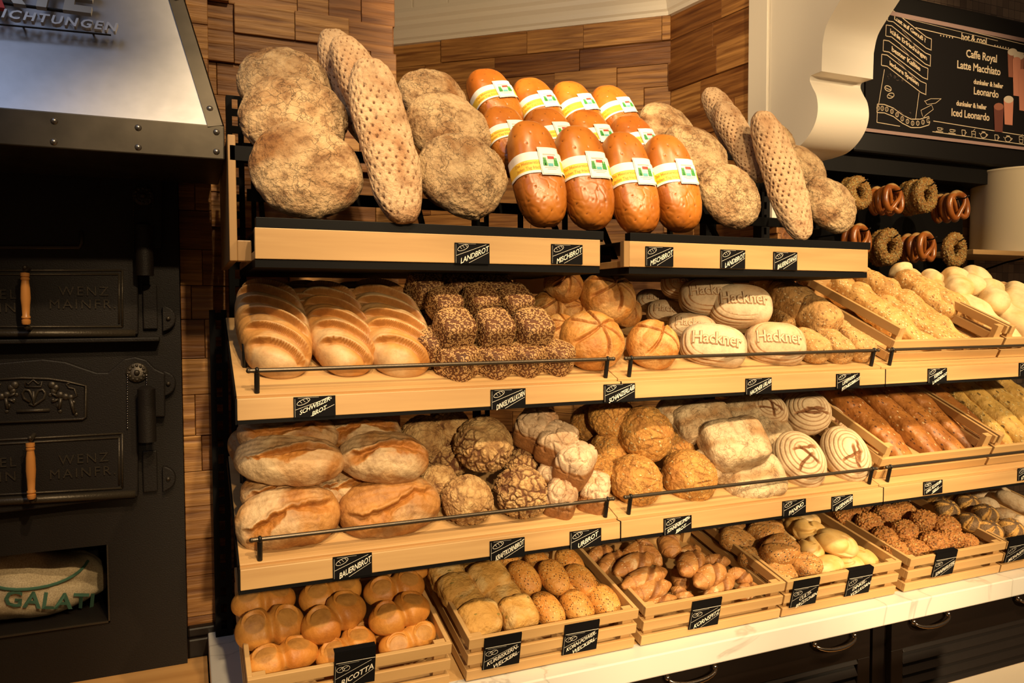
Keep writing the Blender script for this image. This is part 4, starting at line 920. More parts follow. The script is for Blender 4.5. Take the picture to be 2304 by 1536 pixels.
# ------------------------------------------------------------------ counter and cabinets
CZ = .72
m = MB(); m.box((.04, 1.80, CZ-.065), (5.4, 2.52, CZ)); o = m.build('marble_worktop', marble, bevel=.004); tag(o, 'white veined marble worktop running under all the wooden crates', 'worktop')
def cabinet(x0, x1, label, doors, handles):
    cb = empty('drawer_cabinet', (x0, 1.86, 0)); tag(cb, label, 'cabinet', 'dark louvred cabinets under the worktop'); I = Matrix.Translation((-x0, -1.86, 0))
    m = MB(); m.box((x0, 1.88, 0), (x1, 2.46, CZ-.067)); m.build('carcass', dark_cab, cb, I)
    for (a, b) in doors:
        zt_ = CZ-.075; zb_ = .1; m = MB(); f_ = .055
        m.box((a, 1.855, zt_-.115), (b, 1.88, zt_)); m.box((a, 1.855, zb_), (b, 1.88, zb_+f_)); m.box((a, 1.855, zb_+f_), (a+f_, 1.88, zt_-.115)); m.box((b-f_, 1.855, zb_+f_), (b, 1.88, zt_-.115))
        fr = m.build('louvred_door', dark_cab, cb, I, bevel=.002)
        z = zb_+f_
        k = 0
        while z < zt_-.115-.01:
            s = MB(); s.add([(a+f_, 1.852, z), (b-f_, 1.852, z), (b-f_, 1.872, z+.038), (a+f_, 1.872, z+.038), (a+f_, 1.866, z-.004), (b-f_, 1.866, z-.004), (b-f_, 1.88, z+.034), (a+f_, 1.88, z+.034)], [(0, 1, 2, 3), (0, 4, 5, 1), (4, 7, 6, 5), (3, 2, 6, 7), (0, 3, 7, 4), (1, 5, 6, 2)])
            s.build('louvre_slat', dark_cab, fr, bevel=.0015); z += .040
        for h in [h for h in handles if a < h < b]:
            s = MB(); zz = zt_-.022; hw = .085
            for sg in (-1, 1): s.ball((h+sg*hw, 1.842, zz), .0095, 12); s.tube([(h+sg*hw, 1.842, zz), (h+sg*hw, 1.856, zz)], .005, 8)
            pts = [(h+hw*math.cos(t), 1.836-.014*math.sin(t), zz-.022*math.sin(t)) for t in [math.pi*k/12 for k in range(13)]]; rr = [.0035+.004*math.sin(math.pi*k/12) for k in range(13)]
            s.tube(pts, rr, 10); s.build('handle', chrome, fr, smooth=True)
cabinet(1.10, 2.115, 'dark louvred cabinet with two bow handles below the third and fourth crates', [(1.13, 2.09)], [1.356, 1.917])
cabinet(2.13, 3.20, 'dark louvred cabinet below the crates of seed covered rolls', [(2.19, 3.17)], [2.36, 2.90])
cabinet(.08, 1.09, 'dark cabinet mostly below the frame under the golden twin rolls', [(.11, 1.06)], [])
# service counter near the viewer
m = MB(); m.box((1.0, .25, .96), (2.6, .975, 1.0)); m2 = MB(); m2.box((1.04, .30, 0), (2.55, .93, .96))
scn = empty('service_counter', (1.6, .6, 0)); tag(scn, 'cream topped service counter, its corner cut by the photo edge', 'counter'); I = Matrix.Translation((-1.6, -.6, 0))
m.build('counter_top', plain('cream_laminate', (.78, .68, .52), .35), scn, I, bevel=.004); m2.build('counter_body', dark_cab, scn, I)

# ------------------------------------------------------------------ rack
FY = 1.82; TILT = 21.0; DEP = .50; ct_, st_ = math.cos(math.radians(TILT)), math.sin(math.radians(TILT))
SZ = {2: (1.350, 1.499), 3: (.961, 1.109)}   # bottom and top of the front board relative to eye fit
SZ = {2: (1.450, 1.499), 3: (1.061, 1.109)}
X0 = .10
def upright(x, lab, z1=2.45):
    u = empty('rack_upright', (x, 2.42, CZ)); tag(u, lab, 'post', 'black slotted posts of the bread rack'); m = MB()
    w = .024
    # channel front with slots: two flanges and bridges
    m.box((-w, 0, 0), (-.008, .004, z1-CZ)); m.box((.008, 0, 0), (w, .004, z1-CZ)); z = 0
    while z < z1-CZ: m.box((-.008, 0, z), (.008, .004, min(z+.022, z1-CZ))); z += .05
    m.box((-w, .004, 0), (-w+.003, .04, z1-CZ)); m.box((w-.003, .004, 0), (w, .04, z1-CZ)); m.build('slotted_post', black, u)
for x, lab in ((.085, 'black slotted rack post at the left end by the oven'), (.142, 'taller black rack post behind the first round loaves'), (.92, 'black rack post behind the dark seeded box loaves'), (1.36, 'black rack post right of the gap between the two top shelves'), (1.86, 'black rack post behind the oval stencilled loaves'), (2.12, 'black rack post at the left of the tilted stick crates')): upright(x, lab, 1.70 if x == .085 else 2.33)
def shelf(lv, i, lab, rail=True):
    zb, zt_ = SZ[lv]; x0 = X0+i; x1 = x0+1-.0025; sh = empty('tilted_shelf', (x0, FY, zt_)); tag(sh, lab, 'shelf', 'tilted oak bread shelves')
    L = x1-x0
    R = Matrix.Rotation(math.radians(TILT), 4, 'X')
    m = MB(); m.box((0, .018, -.018), (L, DEP, 0), R); m.build('board', oak, sh, bevel=.0015)
    m = MB(); m.box((0, 0, zb-zt_), (L, .02, .0)); m.build('front_board', oak, sh, bevel=.0015)
    m = MB(); m.box((0, .002, zb-zt_-.009), (L, .024, zb-zt_)); m.box((0, .02, -.030), (L, DEP, -.0185), R); m.box((-.004 if i == 0 else 0, .0, zb-zt_-.009), (-.001 if i == 0 else .001, .03, .0)); m.build('metal_edge', black, sh)
    if i == 0:
        m = MB(); m.box((-.004, .02, -.030), (-.001, DEP, -.002), R); m.build('metal_side', black, sh)
    if rail:
        r = MB(); a, b = (.045, L-.033) if i != 1 else (.040, L-.035)
        if i == 2: a = .045
        y = .014; zz = .062; Rr = [(x_, y, zz) for x_ in (a-.018, b+.018)]
        r.tube(Rr, .0052, 12)
        for x_ in (a-.018, b+.018): r.ball((x_, y, zz), .0062, 10)
        ro = r.build('guard_rail', rail_m, sh, smooth='auto')
        for x_ in (a, b):
            q = MB(); q.tube([(x_, y+.012, .010), (x_, y+.001, zz-.002)], .0062, 12); q.ball((x_, y, zz), .0085, 12, sq=(.7, 1, 1)); q.build('rail_post', black_m, ro, smooth='auto')
    if i == 0:
        q = MB(); pts = [R @ Vector(p) for p in ((.028, DEP*.72, .0), (.028, DEP*.72, .040), (.028, DEP*.70, .052), (.028, DEP*.36, .052), (.028, DEP*.34, .040), (.028, DEP*.34, 0))]
        q.tube(pts, .0062, 10); q.build('end_stop', black_m, sh, smooth='auto')
    if lv == 2 or True:  # brackets below
        pass
    return sh
nm = ['first', 'second', 'third']
shelf(2, 0, 'upper tilted oak shelf holding slashed white loaves and seeded box loaves'); shelf(2, 1, 'upper tilted oak shelf holding the oval stencilled loaves'); shelf(2, 2, 'upper tilted oak shelf under the crate of sesame sticks')
shelf(3, 0, 'lower tilted oak shelf holding torn farm loaves and crackled round loaves'); shelf(3, 1, 'lower tilted oak shelf holding sunflower loaves and ring marked loaves'); shelf(3, 2, 'lower tilted oak shelf under the crate of brown sticks')
def splane(lv): return (Vector((0, FY, SZ[lv][1])), Vector((0, -st_, ct_)))
# top shelves with stepped display frames
TZ0, TZ1, TY = 1.817, 1.889, 1.856
def top_shelf(x0, x1, lab, side):
    sh = empty('top_shelf', (x0, TY, TZ0)); tag(sh, lab, 'shelf', 'flat oak top shelves with black trays'); L = x1-x0
    m = MB(); m.box((0, 0, 0), (L, .022, TZ1-TZ0)); m.box((0, .022, 0), (L, .56, .02)); m.build('front_board', oak, sh, bevel=.0015)
    m = MB(); m.box((0, .003, -.019), (L, .56, -.001)); m.build('metal_edge', black, sh)
    m = MB(); m.box((.003, .001, TZ1-TZ0), (L+.012, .030, TZ1-TZ0+.024)); m.box((.003, .03, TZ1-TZ0-.004), (L, .50, TZ1-TZ0+.002)); m.build('tray', plain('black_tray', (.004, .0035, .0035), .5, spec=.15), sh, bevel=.001)
    m = MB()
    for (y, z) in ((.21, .16), (.33, .30), (.45, .43)):
        m.box((.0, y, z), (L, y+.012, z+.03))
    for x_ in (.03, L*.5, L-.04): m.add([(x_, .13, .03), (x_+.012, .13, .03), (x_+.012, .46, .46), (x_, .46, .46), (x_, .15, .03), (x_+.012, .15, .03), (x_+.012, .48, .46), (x_, .48, .46)], [(0, 1, 2, 3), (4, 7, 6, 5), (0, 4, 5, 1), (0, 3, 7, 4), (1, 5, 6, 2), (3, 2, 6, 7)]); m.box((x_, .46, .02), (x_+.012, .48, .46))
    m.build('display_frame', black, sh)
    if side:
        m = MB(); m.box((-.05, .10, .0), (-.032, .58, .30)); m.box((-.032, .10, 0), (0, .14, .05)); m.build('side_board', oak_z_shaded, sh, bevel=.002)
        m = MB(); m.box((-.045, .10, .24), (.09, .14, .275)); m.build('side_bracket', black, sh)
    else:
        m = MB(); m.box((-.018, .0, 0), (-.001, .02, TZ1-TZ0)); m.build('side_board', oak_z_shaded, sh)
TX = X0+.047
top_shelf(TX, X0+1-.047, 'oak top shelf under the large loaves nearest the oven', True); top_shelf(X0+1.047, X0+2-.047, 'oak top shelf under the large loaves beside the corbel', False)
# thin wooden board seen in the gap between the two top shelves
m = MB(); m.box((1.00, 2.32, 1.75), (1.36, 2.345, 1.93)); o = m.build('rear_board', oak); tag(o, 'oak board behind the gap between the two top shelves', 'board')

# ------------------------------------------------------------------ price cards
def card(x, y, w, h, lines, lab, surfY, clip=False, icon='loaf', tilt=0, pln=None):
    c = hit(x, y, *pln) if pln else PY(x, y, surfY); k = depth(c)/F
    ww = w*k/math.cos(math.atan2(c.x, c.y))*.93*1.0; hh = h*k
    th = math.atan2(c.x, c.y); dx = w*F and 0
    # true width from the foreshortened one
    a1 = (hit(x-w/2, y, *pln) if pln else PY(x-w/2, y, surfY)); a2 = (hit(x+w/2, y, *pln) if pln else PY(x+w/2, y, surfY)); ww = (a2-a1).x
    R = Matrix.Rotation(math.radians(tilt), 4, 'X')
    cd = empty('price_card', Matrix.Translation(c) @ R); tag(cd, lab, 'sign', 'black price cards of the bread rack')
    m = MB(); m.box((-ww/2, -.003, -hh/2), (ww/2, 0, hh/2))
    if clip: m.box((-ww/2, -.002, hh/2), (ww/2, .016, hh/2+.002)); 
    m.build('card', card_m, cd)
    bh = hh*.70 if clip else hh; oz = -hh*.15 if clip else 0     # drawn field
    g = MB(); yf = -.0038
    def st(p, q, r=.0004):
        p, q = Vector((p[0], yf, p[1])), Vector((q[0], yf, q[1])); d = q-p; n = Vector((-d.z, 0, d.x)).normalized()*r; g.add([p-n, q-n, q+n, p+n], [(0, 1, 2, 3)])
    sl = math.atan2(bh*.62, ww*.86)
    tw = ww*.92
    for (a_, b_) in (((-.46, -.12), (.40, .44)), ((-.10, -.46), (.47, .06))): st((a_[0]*ww, oz+a_[1]*bh), (b_[0]*ww, oz+b_[1]*bh))
    if clip: st((-ww*.46, oz+bh*.52), (ww*.49, oz+bh*.52), .0007)
    for (a_, b_) in (((-.47, -.47), (-.47, .42)), ((-.40, .45), (.1, .46))): st((a_[0]*ww, oz+a_[1]*bh), (b_[0]*ww, oz+b_[1]*bh), .0002)
    cx, cz, rx, rz = -.27*ww, oz+.26*bh, .155*ww, .125*bh
    if icon == 'loaf':
        pts = [(cx+rx*math.cos(t)-0*rz, cz+rz*math.sin(t)+.35*rx*math.cos(t)) for t in [2*math.pi*i/14 for i in range(15)]]
        for p, q in zip(pts, pts[1:]): st(p, q, .00045)
        for i in (-1, 0, 1): st((cx+i*rx*.5-.002, cz+i*.18*rx+rz*.9), (cx+i*rx*.5+.004, cz+i*.18*rx-rz*.1), .00035)
    else:
        for ox in (-.5, .35):
            pts = [(cx+ox*rx+rx*.6*math.cos(t), cz+rz*.85*math.sin(t)+ox*.3*rz) for t in [2*math.pi*i/12 for i in range(13)]]
            for p, q in zip(pts, pts[1:]): st(p, q, .00045)
        st((cx-rx*.7, cz-rz*.3), (cx-rx*.2, cz+rz*.5)); st((cx+rx*.1, cz), (cx+rx*.7, cz+rz*.7))
    g.build('bread_drawing', chalk, cd)
    t = MB(); sl = math.radians(24); n = len(lines); th_ = min(.0175, bh*.31)*(1 if n == 1 else .82)
    for i, s in enumerate(lines):
        gv, gf = text_geo(s, th_*1.15, 0, 'CENTER', .12, th_*.012, .95); wmax = max(v[0] for v in gv)-min(v[0] for v in gv); kx = min(1.05, ww*.82/wmax/math.cos(sl))
        u0 = .06*ww+(i-(n-1)/2)*ww*.08; v0 = oz-.08*bh-(i-(n-1)/2)*th_*1.10
        out = []
        for v in gv:
            X = v[0]*kx; Zz = v[1]; out.append((u0+X*math.cos(sl), yf-.0003, v0+X*math.sin(sl)+Zz*1.05))
        t.add(out, gf)
    t.build('lettering', chalk, cd)
FB = FY-.0006; TB = TY-.0006
for a in [(1062, 570, 78, 46, ['LANDBROT'], 'black card reading LANDBROT on the top shelf nearest the oven', TB), (1275, 572, 70, 44, ['MISCHBROT'], 'black card reading MISCHBROT left of the gap in the top shelf', TB),
          (1483, 577, 62, 44, ['MISCHBROT'], 'black card reading MISCHBROT right of the gap in the top shelf', TB), (1648, 583, 55, 42, ['LANDBROT'], 'black card reading LANDBROT between MISCHBROT and BAUERNSTANGE', TB), (1766, 587, 53, 40, ['BAUERNSTANGE'], 'black card reading BAUERNSTANGE on the top shelf', TB),
          (708, 914, 94, 46, ['SCHWEIZER-', 'BROT'], 'black card reading SCHWEIZERBROT under the slashed white loaves', FB), (1143, 897, 78, 45, ['DINKELVOLLKORN'], 'black card reading DINKELVOLLKORN on the upper tilted shelf', FB),
          (1393, 883, 70, 40, ['SCHANZERLAIB'], 'black card reading SCHANZERLAIB at the joint of two shelves', FB), (1706, 868, 58, 36, ['HACKNER URLAIB'], 'black card reading HACKNER URLAIB under the stencilled loaves', FB), (1907, 856, 52, 33, ['LIFEPARK-', 'FITNESSBROT'], 'black card reading LIFEPARK FITNESSBROT on the upper tilted shelf', FB),
          (2108, 844, 42, 32, ['KERNI-', 'LANDBROT'], 'small black card below the crate of sesame sticks', FB), (2312, 830, 40, 30, ['SEELE'], 'small black card at the photo edge on the upper shelf', FB),
          (793, 1272, 88, 50, ['BAUERNBROT'], 'black card reading BAUERNBROT under the torn farm loaves', FB), (1141, 1234, 78, 44, ['KRAFTKORNBROT'], 'black card reading KRAFTKORNBROT under the crackled round loaves', FB), (1317, 1211, 70, 40, ['URBROT'], 'black card reading URBROT under the floured box loaves', FB),
          (1524, 1181, 62, 38, ['SONNENBLUMEN-', 'BROT'], 'black card reading SONNENBLUMENBROT under the sunflower loaves', FB), (1786, 1141, 52, 34, ['PANINO'], 'black card reading PANINO under the flat floured loaves', FB), (1894, 1130, 47, 32, ['GASSENHAUER'], 'black card reading GASSENHAUER under the ring marked loaves', FB),
          (2098, 1096, 42, 30, ['ORIG. ALLG\u00c4UER-', 'SEELE'], 'black card reading ORIG. ALLG\u00c4UER SEELE under the brown sticks', FB), (2306, 1065, 34, 28, ['KNUSPER'], 'small black card at the photo edge on the lower shelf', FB)]:
    card(*a, icon='roll' if a[0] > 2050 and a[0] < 2200 and a[1] > 1000 else 'loaf')

# ------------------------------------------------------------------ crates
def crate(x0, w, y, z, tilt, lab, grp, h=.125, d=.50, name='wooden_crate', low=False):
    cr = empty(name, Matrix.Translation((x0, y, z)) @ Matrix.Rotation(math.radians(tilt), 4, 'X')); tag(cr, lab, 'crate', grp)
    t = .012; sh = .030; gp = (h-3*sh)/2
    for k in range(3):
        z0 = k*(sh+gp)
        if not (low and k == 2): m = MB(); m.box((0, 0, z0), (w, t, z0+sh)); m.build('front_slat', crate_w, cr, bevel=.0015)
        m = MB(); m.box((0, d-t, z0), (w, d, z0+sh)); m.build('back_slat', crate_w, cr, bevel=.0015)
        for xx in (0, w-t):
            m = MB(); m.box((xx, t if not (low and k == 2) else 0, z0), (xx+t, d-t, z0+sh)); m.build('side_slat', crate_wy, cr, bevel=.0015)
    for (a, b) in ((t, t), (w-t-.03, t), (t, d-t-.02), (w-t-.03, d-t-.02)):
        m = MB(); m.box((a, b, .004), (a+.03, b+.02, h-.004)); m.build('corner_block', crate_w, cr, bevel=.001)
    m = MB(); m.box((t, t, .002), (w-t, d-t, .012)); m.build('bottom', crate_w, cr)
    return cr
CT = 13.0; CY = 1.862; CGRP = 'wooden crates on the marble worktop'
m = MB(); tn = math.tan(math.radians(CT)); y0, y1 = CY+.02, 2.40
m.add([(.13, y0, CZ), (3.4, y0, CZ), (3.4, y1, CZ), (.13, y1, CZ), (.13, y0, CZ+.0005), (3.4, y0, CZ+.0005), (3.4, y1, CZ+(y1-y0)*tn), (.13, y1, CZ+(y1-y0)*tn)], [(3, 2, 1, 0), (4, 5, 6, 7), (0, 1, 5, 4), (1, 2, 6, 5), (2, 3, 7, 6), (3, 0, 4, 7)])
o = m.build('sloped_riser', crate_w, M=Matrix.Translation((0, 0, -.004*0))); tag(o, 'long sloped wooden riser hidden under the row of crates', 'riser')
def cx_at(px, py): return PY(px, py, 1.897).x
cw = [(.112, .497), (.656, .513), (1.192, .513), (1.712, .495), (2.250, .487), (2.744, .49)]
cl = ['wooden slatted crate of golden twin rolls', 'wooden slatted crate of pumpkin seed squares and speckled oval rolls', 'wooden slatted crate of twisted malt rolls', 'wooden slatted crate of poppy squares and pale knotted rolls', 'wooden slatted crate of rolls covered in sunflower seeds', 'wooden slatted crate of poppy star rolls and floured rolls']
CRZ = CZ+.003
for (x, w), l in zip(cw, cl): crate(x, w, CY, CRZ, CT, l, CGRP)
cct, cst = math.cos(math.radians(CT)), math.sin(math.radians(CT))
CPL = (Vector((0, CY, CRZ))+Vector((0, -cst, cct))*.012, Vector((0, -cst, cct)))
FPL = (Vector((0, CY, CRZ))-Vector((0, cct, cst))*.001, Vector((0, -cct, -cst)))
for a in [(798, 1500, 92, 92, ['RICOTTA'], 'black clip card on the crate of golden twin rolls', 'roll'), (1129, 1464, 82, 80, ['K\u00dcRBISKERN-', 'WECKERL'], 'black clip card reading K\u00dcRBISKERN-WECKERL', 'roll'), (1306, 1433, 76, 76, ['KORN-POWER-', 'WECKERL'], 'black clip card reading KORN-POWER-WECKERL', 'roll'),
          (1586, 1379, 64, 70, ['KORNSPITZ'], 'black clip card reading KORNSPITZ', 'roll'), (1810, 1332, 56, 66, ['CULTI-', 'BR\u00d6TCHEN'], 'black clip card reading CULTI-BR\u00d6TCHEN', 'roll'), (1932, 1308, 52, 64, ['DINKEL-', 'VOLLKORN'], 'black clip card reading DINKEL-VOLLKORN', 'loaf'),
          (2124, 1267, 45, 60, ['SONNENKRUSTERL'], 'black clip card reading SONNENKRUSTERL', 'roll'), (2288, 1236, 45, 56, ['MOHNSPITZ'], 'black clip card on the crate of poppy star rolls', 'loaf')]:
    card(a[0], a[1], a[2], a[3]*.98, a[4], a[5], None, True, a[6], CT, FPL)
# crates standing on the tilted shelves at the far end
SGR = 'wooden crates on the tilted shelves'
def shelf_crate(lv, x0, w, lab):
    p0, n = splane(lv); R = Matrix.Rotation(math.radians(TILT), 4, 'X'); p = p0+R.to_3x3() @ Vector((0, .050, .001))
    return crate(x0, w, p.y, p.z, TILT+3, lab, SGR, .125, .44, low=True)
SC = {2: PY(1988, 800, 1.88).x, 3: PY(1960, 1055, 1.88).x}
shelf_crate(2, SC[2], .54, 'wooden crate of sesame crusted sticks on the upper shelf'); shelf_crate(2, SC[2]+.553, .54, 'wooden crate of pale ciabatta on the upper shelf')
shelf_crate(3, SC[3], .54, 'wooden crate of brown seeded sticks on the lower shelf'); shelf_crate(3, SC[3]+.553, .54, 'wooden crate of yellow seeded sticks on the lower shelf')

# ------------------------------------------------------------------ pretzel wall, canister
m = MB(); a = PY(1780, 340, 2.90); b = PY(2163, 655, 2.90)
m.box((XL+.16, 2.90, b.z-.45), (b.x, 2.96, a.z+.25)); o = m.build('hook_panel', black); tag(o, 'black wall panel behind the hanging pretzels and seeded rings', 'panel')
m = MB(); m.box((PY(1850, 350, 2.80).x, 2.80, PY(2000, 395, 2.8).z), (5.0, 2.98, bb-.085)); o = m.build('bulkhead', plain('black_bulkhead', (.005, .004, .0035), .6, spec=.2)); tag(o, 'black boxed bulkhead under the chalkboard menu', 'bulkhead')
ws = empty('wall_shelf', PY(2250, 568, 2.80)); tag(ws, 'light wooden wall shelf on black bracket carrying the cream canister', 'shelf'); q = PY(2190, 565, 2.62)
m = MB(); m.box((q.x, 2.62, q.z-.014), (5.0, 2.97, q.z+.010)); m.build('board', oak, ws, Matrix.Translation(-ws.location), bevel=.002)
m = MB(); q2 = PY(2190, 600, 2.95); m.box((q2.x-.01, 2.955, q2.z-.06), (q2.x+.012, 2.975, q.z-.014)); m.tube([(q2.x, 2.95, q2.z-.05), (q2.x+.02, 2.90, q2.z-.02), (q2.x+.05, 2.80, q.z-.035), (q2.x+.07, 2.72, q.z-.018)], .005, 8); m.build('bracket', black, ws, Matrix.Translation(-ws.location))
r_ = .21; cc = PY(2232, 480, 2.80); zc0 = q.z+.0105; zc1 = PY(2240, 373, 2.70).z
m = MB(); m.lathe([(0, 0), (r_, 0), (r_*1.0, zc1-zc0-.02), (r_*1.03, zc1-zc0-.008), (r_*1.02, zc1-zc0), (r_*.97, zc1-zc0), (r_*.96, zc1-zc0-.03), (0, zc1-zc0-.03)], None, 48)
o = m.build('enamel_canister', plain('cream_enamel', (.74, .62, .42), .35), M=Matrix.Translation((cc.x+r_*.80, 2.79, zc0)), smooth='auto'); tag(o, 'tall cream enamel canister on the wooden wall shelf', 'canister')
def hooked(px, py, what, n, lab, rpx=None):
    grp = 'pretzels and seeded rings on the wall hooks'
    base = PY(px, py, 2.60); k = depth(base)/F
    hk = MB(); zz = base.z+.040; hk.tube([(base.x+.0, 2.90, zz), (base.x, 2.57, zz+.004), (base.x, 2.55, zz+.014)], .0035, 8); ho = hk.build('wall_hook', black_m, smooth=True); tag(ho, 'black hook holding '+lab[0], 'hook', 'black hooks on the panel')
    for i in range(n):
        y = 2.60+i*.048; r = (rpx or 36)*k
        if what == 'ring':
            key = 'ring_mesh'
            if key not in _parts:
                m = MB(); R0, r0 = .070, .030; nu, nv = 110, 54; V = []; 
                th = np.repeat(np.arange(nu)/nu*2*math.pi, nv); ph = np.tile(np.arange(nv)/nv*2*math.pi, nu)
                P = np.stack([(R0+r0*np.cos(ph))*np.cos(th), r0*np.sin(ph)*.9, (R0+r0*np.cos(ph))*np.sin(th)], 1)
                Nn = np.stack([np.cos(ph)*np.cos(th), np.sin(ph), np.cos(ph)*np.sin(th)], 1); e, f1 = vor(P*np.array([95, 95, 95]), 3)
                P = P+Nn*(fbm(P*14, 2)*.004+.0085*(1-sstep(.1, .6, f1)))[:, None]
                fs = [(a_*nv+b_, a_*nv+(b_+1) % nv, ((a_+1) % nu)*nv+(b_+1) % nv, ((a_+1) % nu)*nv+b_) for a_ in range(nu) for b_ in range(nv)]
                _parts[key] = bread_mesh('seed_ring', P, fs, np.zeros(len(P)), M_['ring'])
            o = link('seeded_ring', _parts[key]); sc_ = r/.100
        else:
            key = 'pretzel_mesh'
            if key not in _parts:
                ctrl = [(-.030, -.046), (-.012, -.012), (.018, .022), (.048, .048), (.062, .010), (.052, -.042), (.020, -.072), (-.020, -.072), (-.052, -.042), (-.062, .010), (-.048, .048), (-.018, .022), (.012, -.012), (.030, -.046)]
                ctrl = [(.034, -.060), (.022, -.026), (-.006, .004), (-.034, .034), (-.046, .060)]
                ctrl = [(-.036, -.058), (-.022, -.020), (.004, .012), (.036, .040), (.060, .012)]
                full = [(-.040, -.052), (-.026, -.014), (-.002, .010), (.026, .030), (.048, .062)]
                # loop: arms start at the bottom belly, cross in the middle, swing out and round the top arc
                c = [(.040, -.056), (.026, -.020), (.004, .004), (-.022, .024), (-.046, .044), (-.050, .072), (-.020, .088), (.000, .090), (.020, .088), (.050, .072), (.046, .044)]
                arc = [(-.038, .058), (-.012, .020), (.010, .004), (.026, -.022), (.062, -.030)]
                pts = []
                for t in np.linspace(-1, 1, 81):
                    # classic pretzel curve
                    a_ = t*math.pi*1.02; s_ = abs(t)
                    x = (.066*math.sin(a_*1.0+0)*(1)-.030*math.sin(2*a_)*1.0); z_ = -.060*math.cos(a_)+.028*math.cos(2*a_)*.6-.010
                    pts.append((x, .010*math.sin(a_*1.5)*(1 if s_ > .55 else 0), z_))
                def cat(cp, n_=12):
                    out = []
                    cp = [Vector(p) for p in cp]
                    for i_ in range(len(cp)-1):
                        a0, b0, c0_, d0 = cp[max(i_-1, 0)], cp[i_], cp[i_+1], cp[min(i_+2, len(cp)-1)]
                        for k_ in range(n_):
                            t = k_/n_; out.append(.5*((2*b0)+(c0_-a0)*t+(2*a0-5*b0+4*c0_-d0)*t*t+(3*b0-a0-3*c0_+d0)*t**3))
                    return out+[cp[-1]]
                cp = [(.044, -.012, -.052), (.030, -.014, -.018), (.004, -.010, .012), (-.030, 0, .048), (-.058, 0, .030), (-.066, 0, -.012), (-.050, 0, -.052), (0, 0, -.074), (.050, 0, -.052), (.066, 0, -.012), (.058, 0, .030), (.030, 0, .048), (-.004, .010, .012), (-.030, -.006, -.018), (-.044, -.012, -.052)]
                cp = [(x, y_, -z_) for x, y_, z_ in cp]
                ps = cat(cp, 8); nn = len(ps); rr = [(.0085+.0085*math.sin(math.pi*i_/(nn-1))**1.3) for i_ in range(nn)]
                m = MB(); m.tube(ps, rr, 14); me = m.build('tmp', M_['brezel'], smooth=True); d_ = me.data
                at = d_.attributes.new('mask', 'FLOAT', 'POINT'); mk = [1.0 if (v.co.z > .075 and v.co.y < -.004) else 0.0 for v in d_.vertices]; at.data.foreach_set('value', mk)
                bpy.data.objects.remove(me); _parts[key] = d_
            o = link('soft_pretzel', _parts[key]); sc_ = r/.080
        rg = random.Random(px*7+i)
        o.matrix_world = Matrix.Translation((base.x+rg.uniform(-.006, .006)-(0 if i == 0 else .0), y, base.z-(rg.uniform(0, .008) if i else 0))) @ Matrix.Rotation(math.radians(8+rg.uniform(-6, 6)), 4, 'Z') @ Matrix.Rotation(rg.uniform(-.15, .15), 4, 'Y') @ Matrix.Rotation(math.radians(rg.uniform(-8, 4)), 4, 'X') @ Matrix.Diagonal((sc_, sc_, sc_, 1))
        tag(o, lab[0] if i == 0 else lab[0].replace('front', ['', 'second', 'third', 'rear'][i]), 'ring bread' if what == 'ring' else 'pretzel', grp)
# ------------------------------------------------------------------ loaves leaning on the top shelves
G = 'large round rye loaves on the top shelves'
def rnd_(x, y, d, Y, lab, rot=0, T=None, tilt=60): put('round', x, y, lab, 'round_loaf', 'bread', G, L=d, Wd=d*.97, T=T or d*.43, Y=Y, tilt=tilt, rot=rot)
rnd_(690, 388, 254, 1.95, 'big cracked round loaf leaning front and lowest near the oven', 20, tilt=66)
rnd_(664, 272, 246, 2.08, 'big round loaf stacked behind and above the lowest one near the oven', 75)
rnd_(644, 196, 214, 2.21, 'topmost floury round loaf of the stack nearest the oven', 140)
rnd_(1043, 397, 216, 1.95, 'dark cracked round loaf between the pitted long loaf and banded loaves', 60, tilt=68)
rnd_(1008, 292, 202, 2.08, 'bright floury round loaf behind the dark cracked one', 10)
rnd_(975, 218, 160, 2.22, 'highest round loaf right of the pitted long loaves', 200)
rnd_(1640, 441, 160, 1.95, 'smooth streaked round loaf right of the banded loaves, in front', 100, tilt=68)
rnd_(1562, 350, 172, 2.08, 'large round loaf behind the rightmost banded loaf', 150)
rnd_(1500, 290, 140, 2.22, 'round loaf peeking behind the top right banded loaf', 30)
rnd_(1866, 460, 142, 1.95, 'round loaf at the right end of the top shelf', 250, tilt=68)
rnd_(1806, 378, 120, 2.08, 'half hidden round loaf behind the right end loaf', 310)
rnd_(1742, 318, 112, 2.22, 'mostly hidden round loaf between two pitted long loaves', 350)
G = 'long floured loaves with pricked holes'
def stg(x, y, l, w, Y, ang, lab, v=None, tilt=62): put('stange', x, y, lab, 'pitted_long_loaf', 'bread', G, L=l*1.08, Wd=w, T=w*.62, Y=Y, tilt=tilt, rot=90+ang, v=v)
stg(868, 312, 392, 124, 1.93, 7, 'longest pitted loaf standing full length near the oven stack', 0, 70)
stg(826, 218, 330, 104, 2.09, 14, 'pitted long loaf rising behind the longest one', 1)
stg(792, 196, 320, 98, 2.20, 12, 'pitted long loaf whose rounded tip is the highest of all', 0)
stg(1757, 392, 300, 96, 1.94, 5, 'pitted pale long loaf standing full length at the right end', 1, 70)
stg(1664, 318, 210, 80, 2.10, 8, 'pale pitted loaf leaning behind the streaked round loaf', 0)
stg(1633, 275, 180, 76, 2.21, 8, 'darker pitted loaf tip against the wooden wall at the right', 1)
G = 'glazed loaves with paper bands'
def msc(x, y, w, h, Y, ang, lab, tilt=62): put('misch', x, y, lab, 'banded_loaf', 'bread', G, L=h*1.05, Wd=w*1.0, T=w*.84, Y=Y, tilt=tilt, rot=90+ang)
rowt = ['leftmost', 'second from left', 'third from left', 'rightmost']
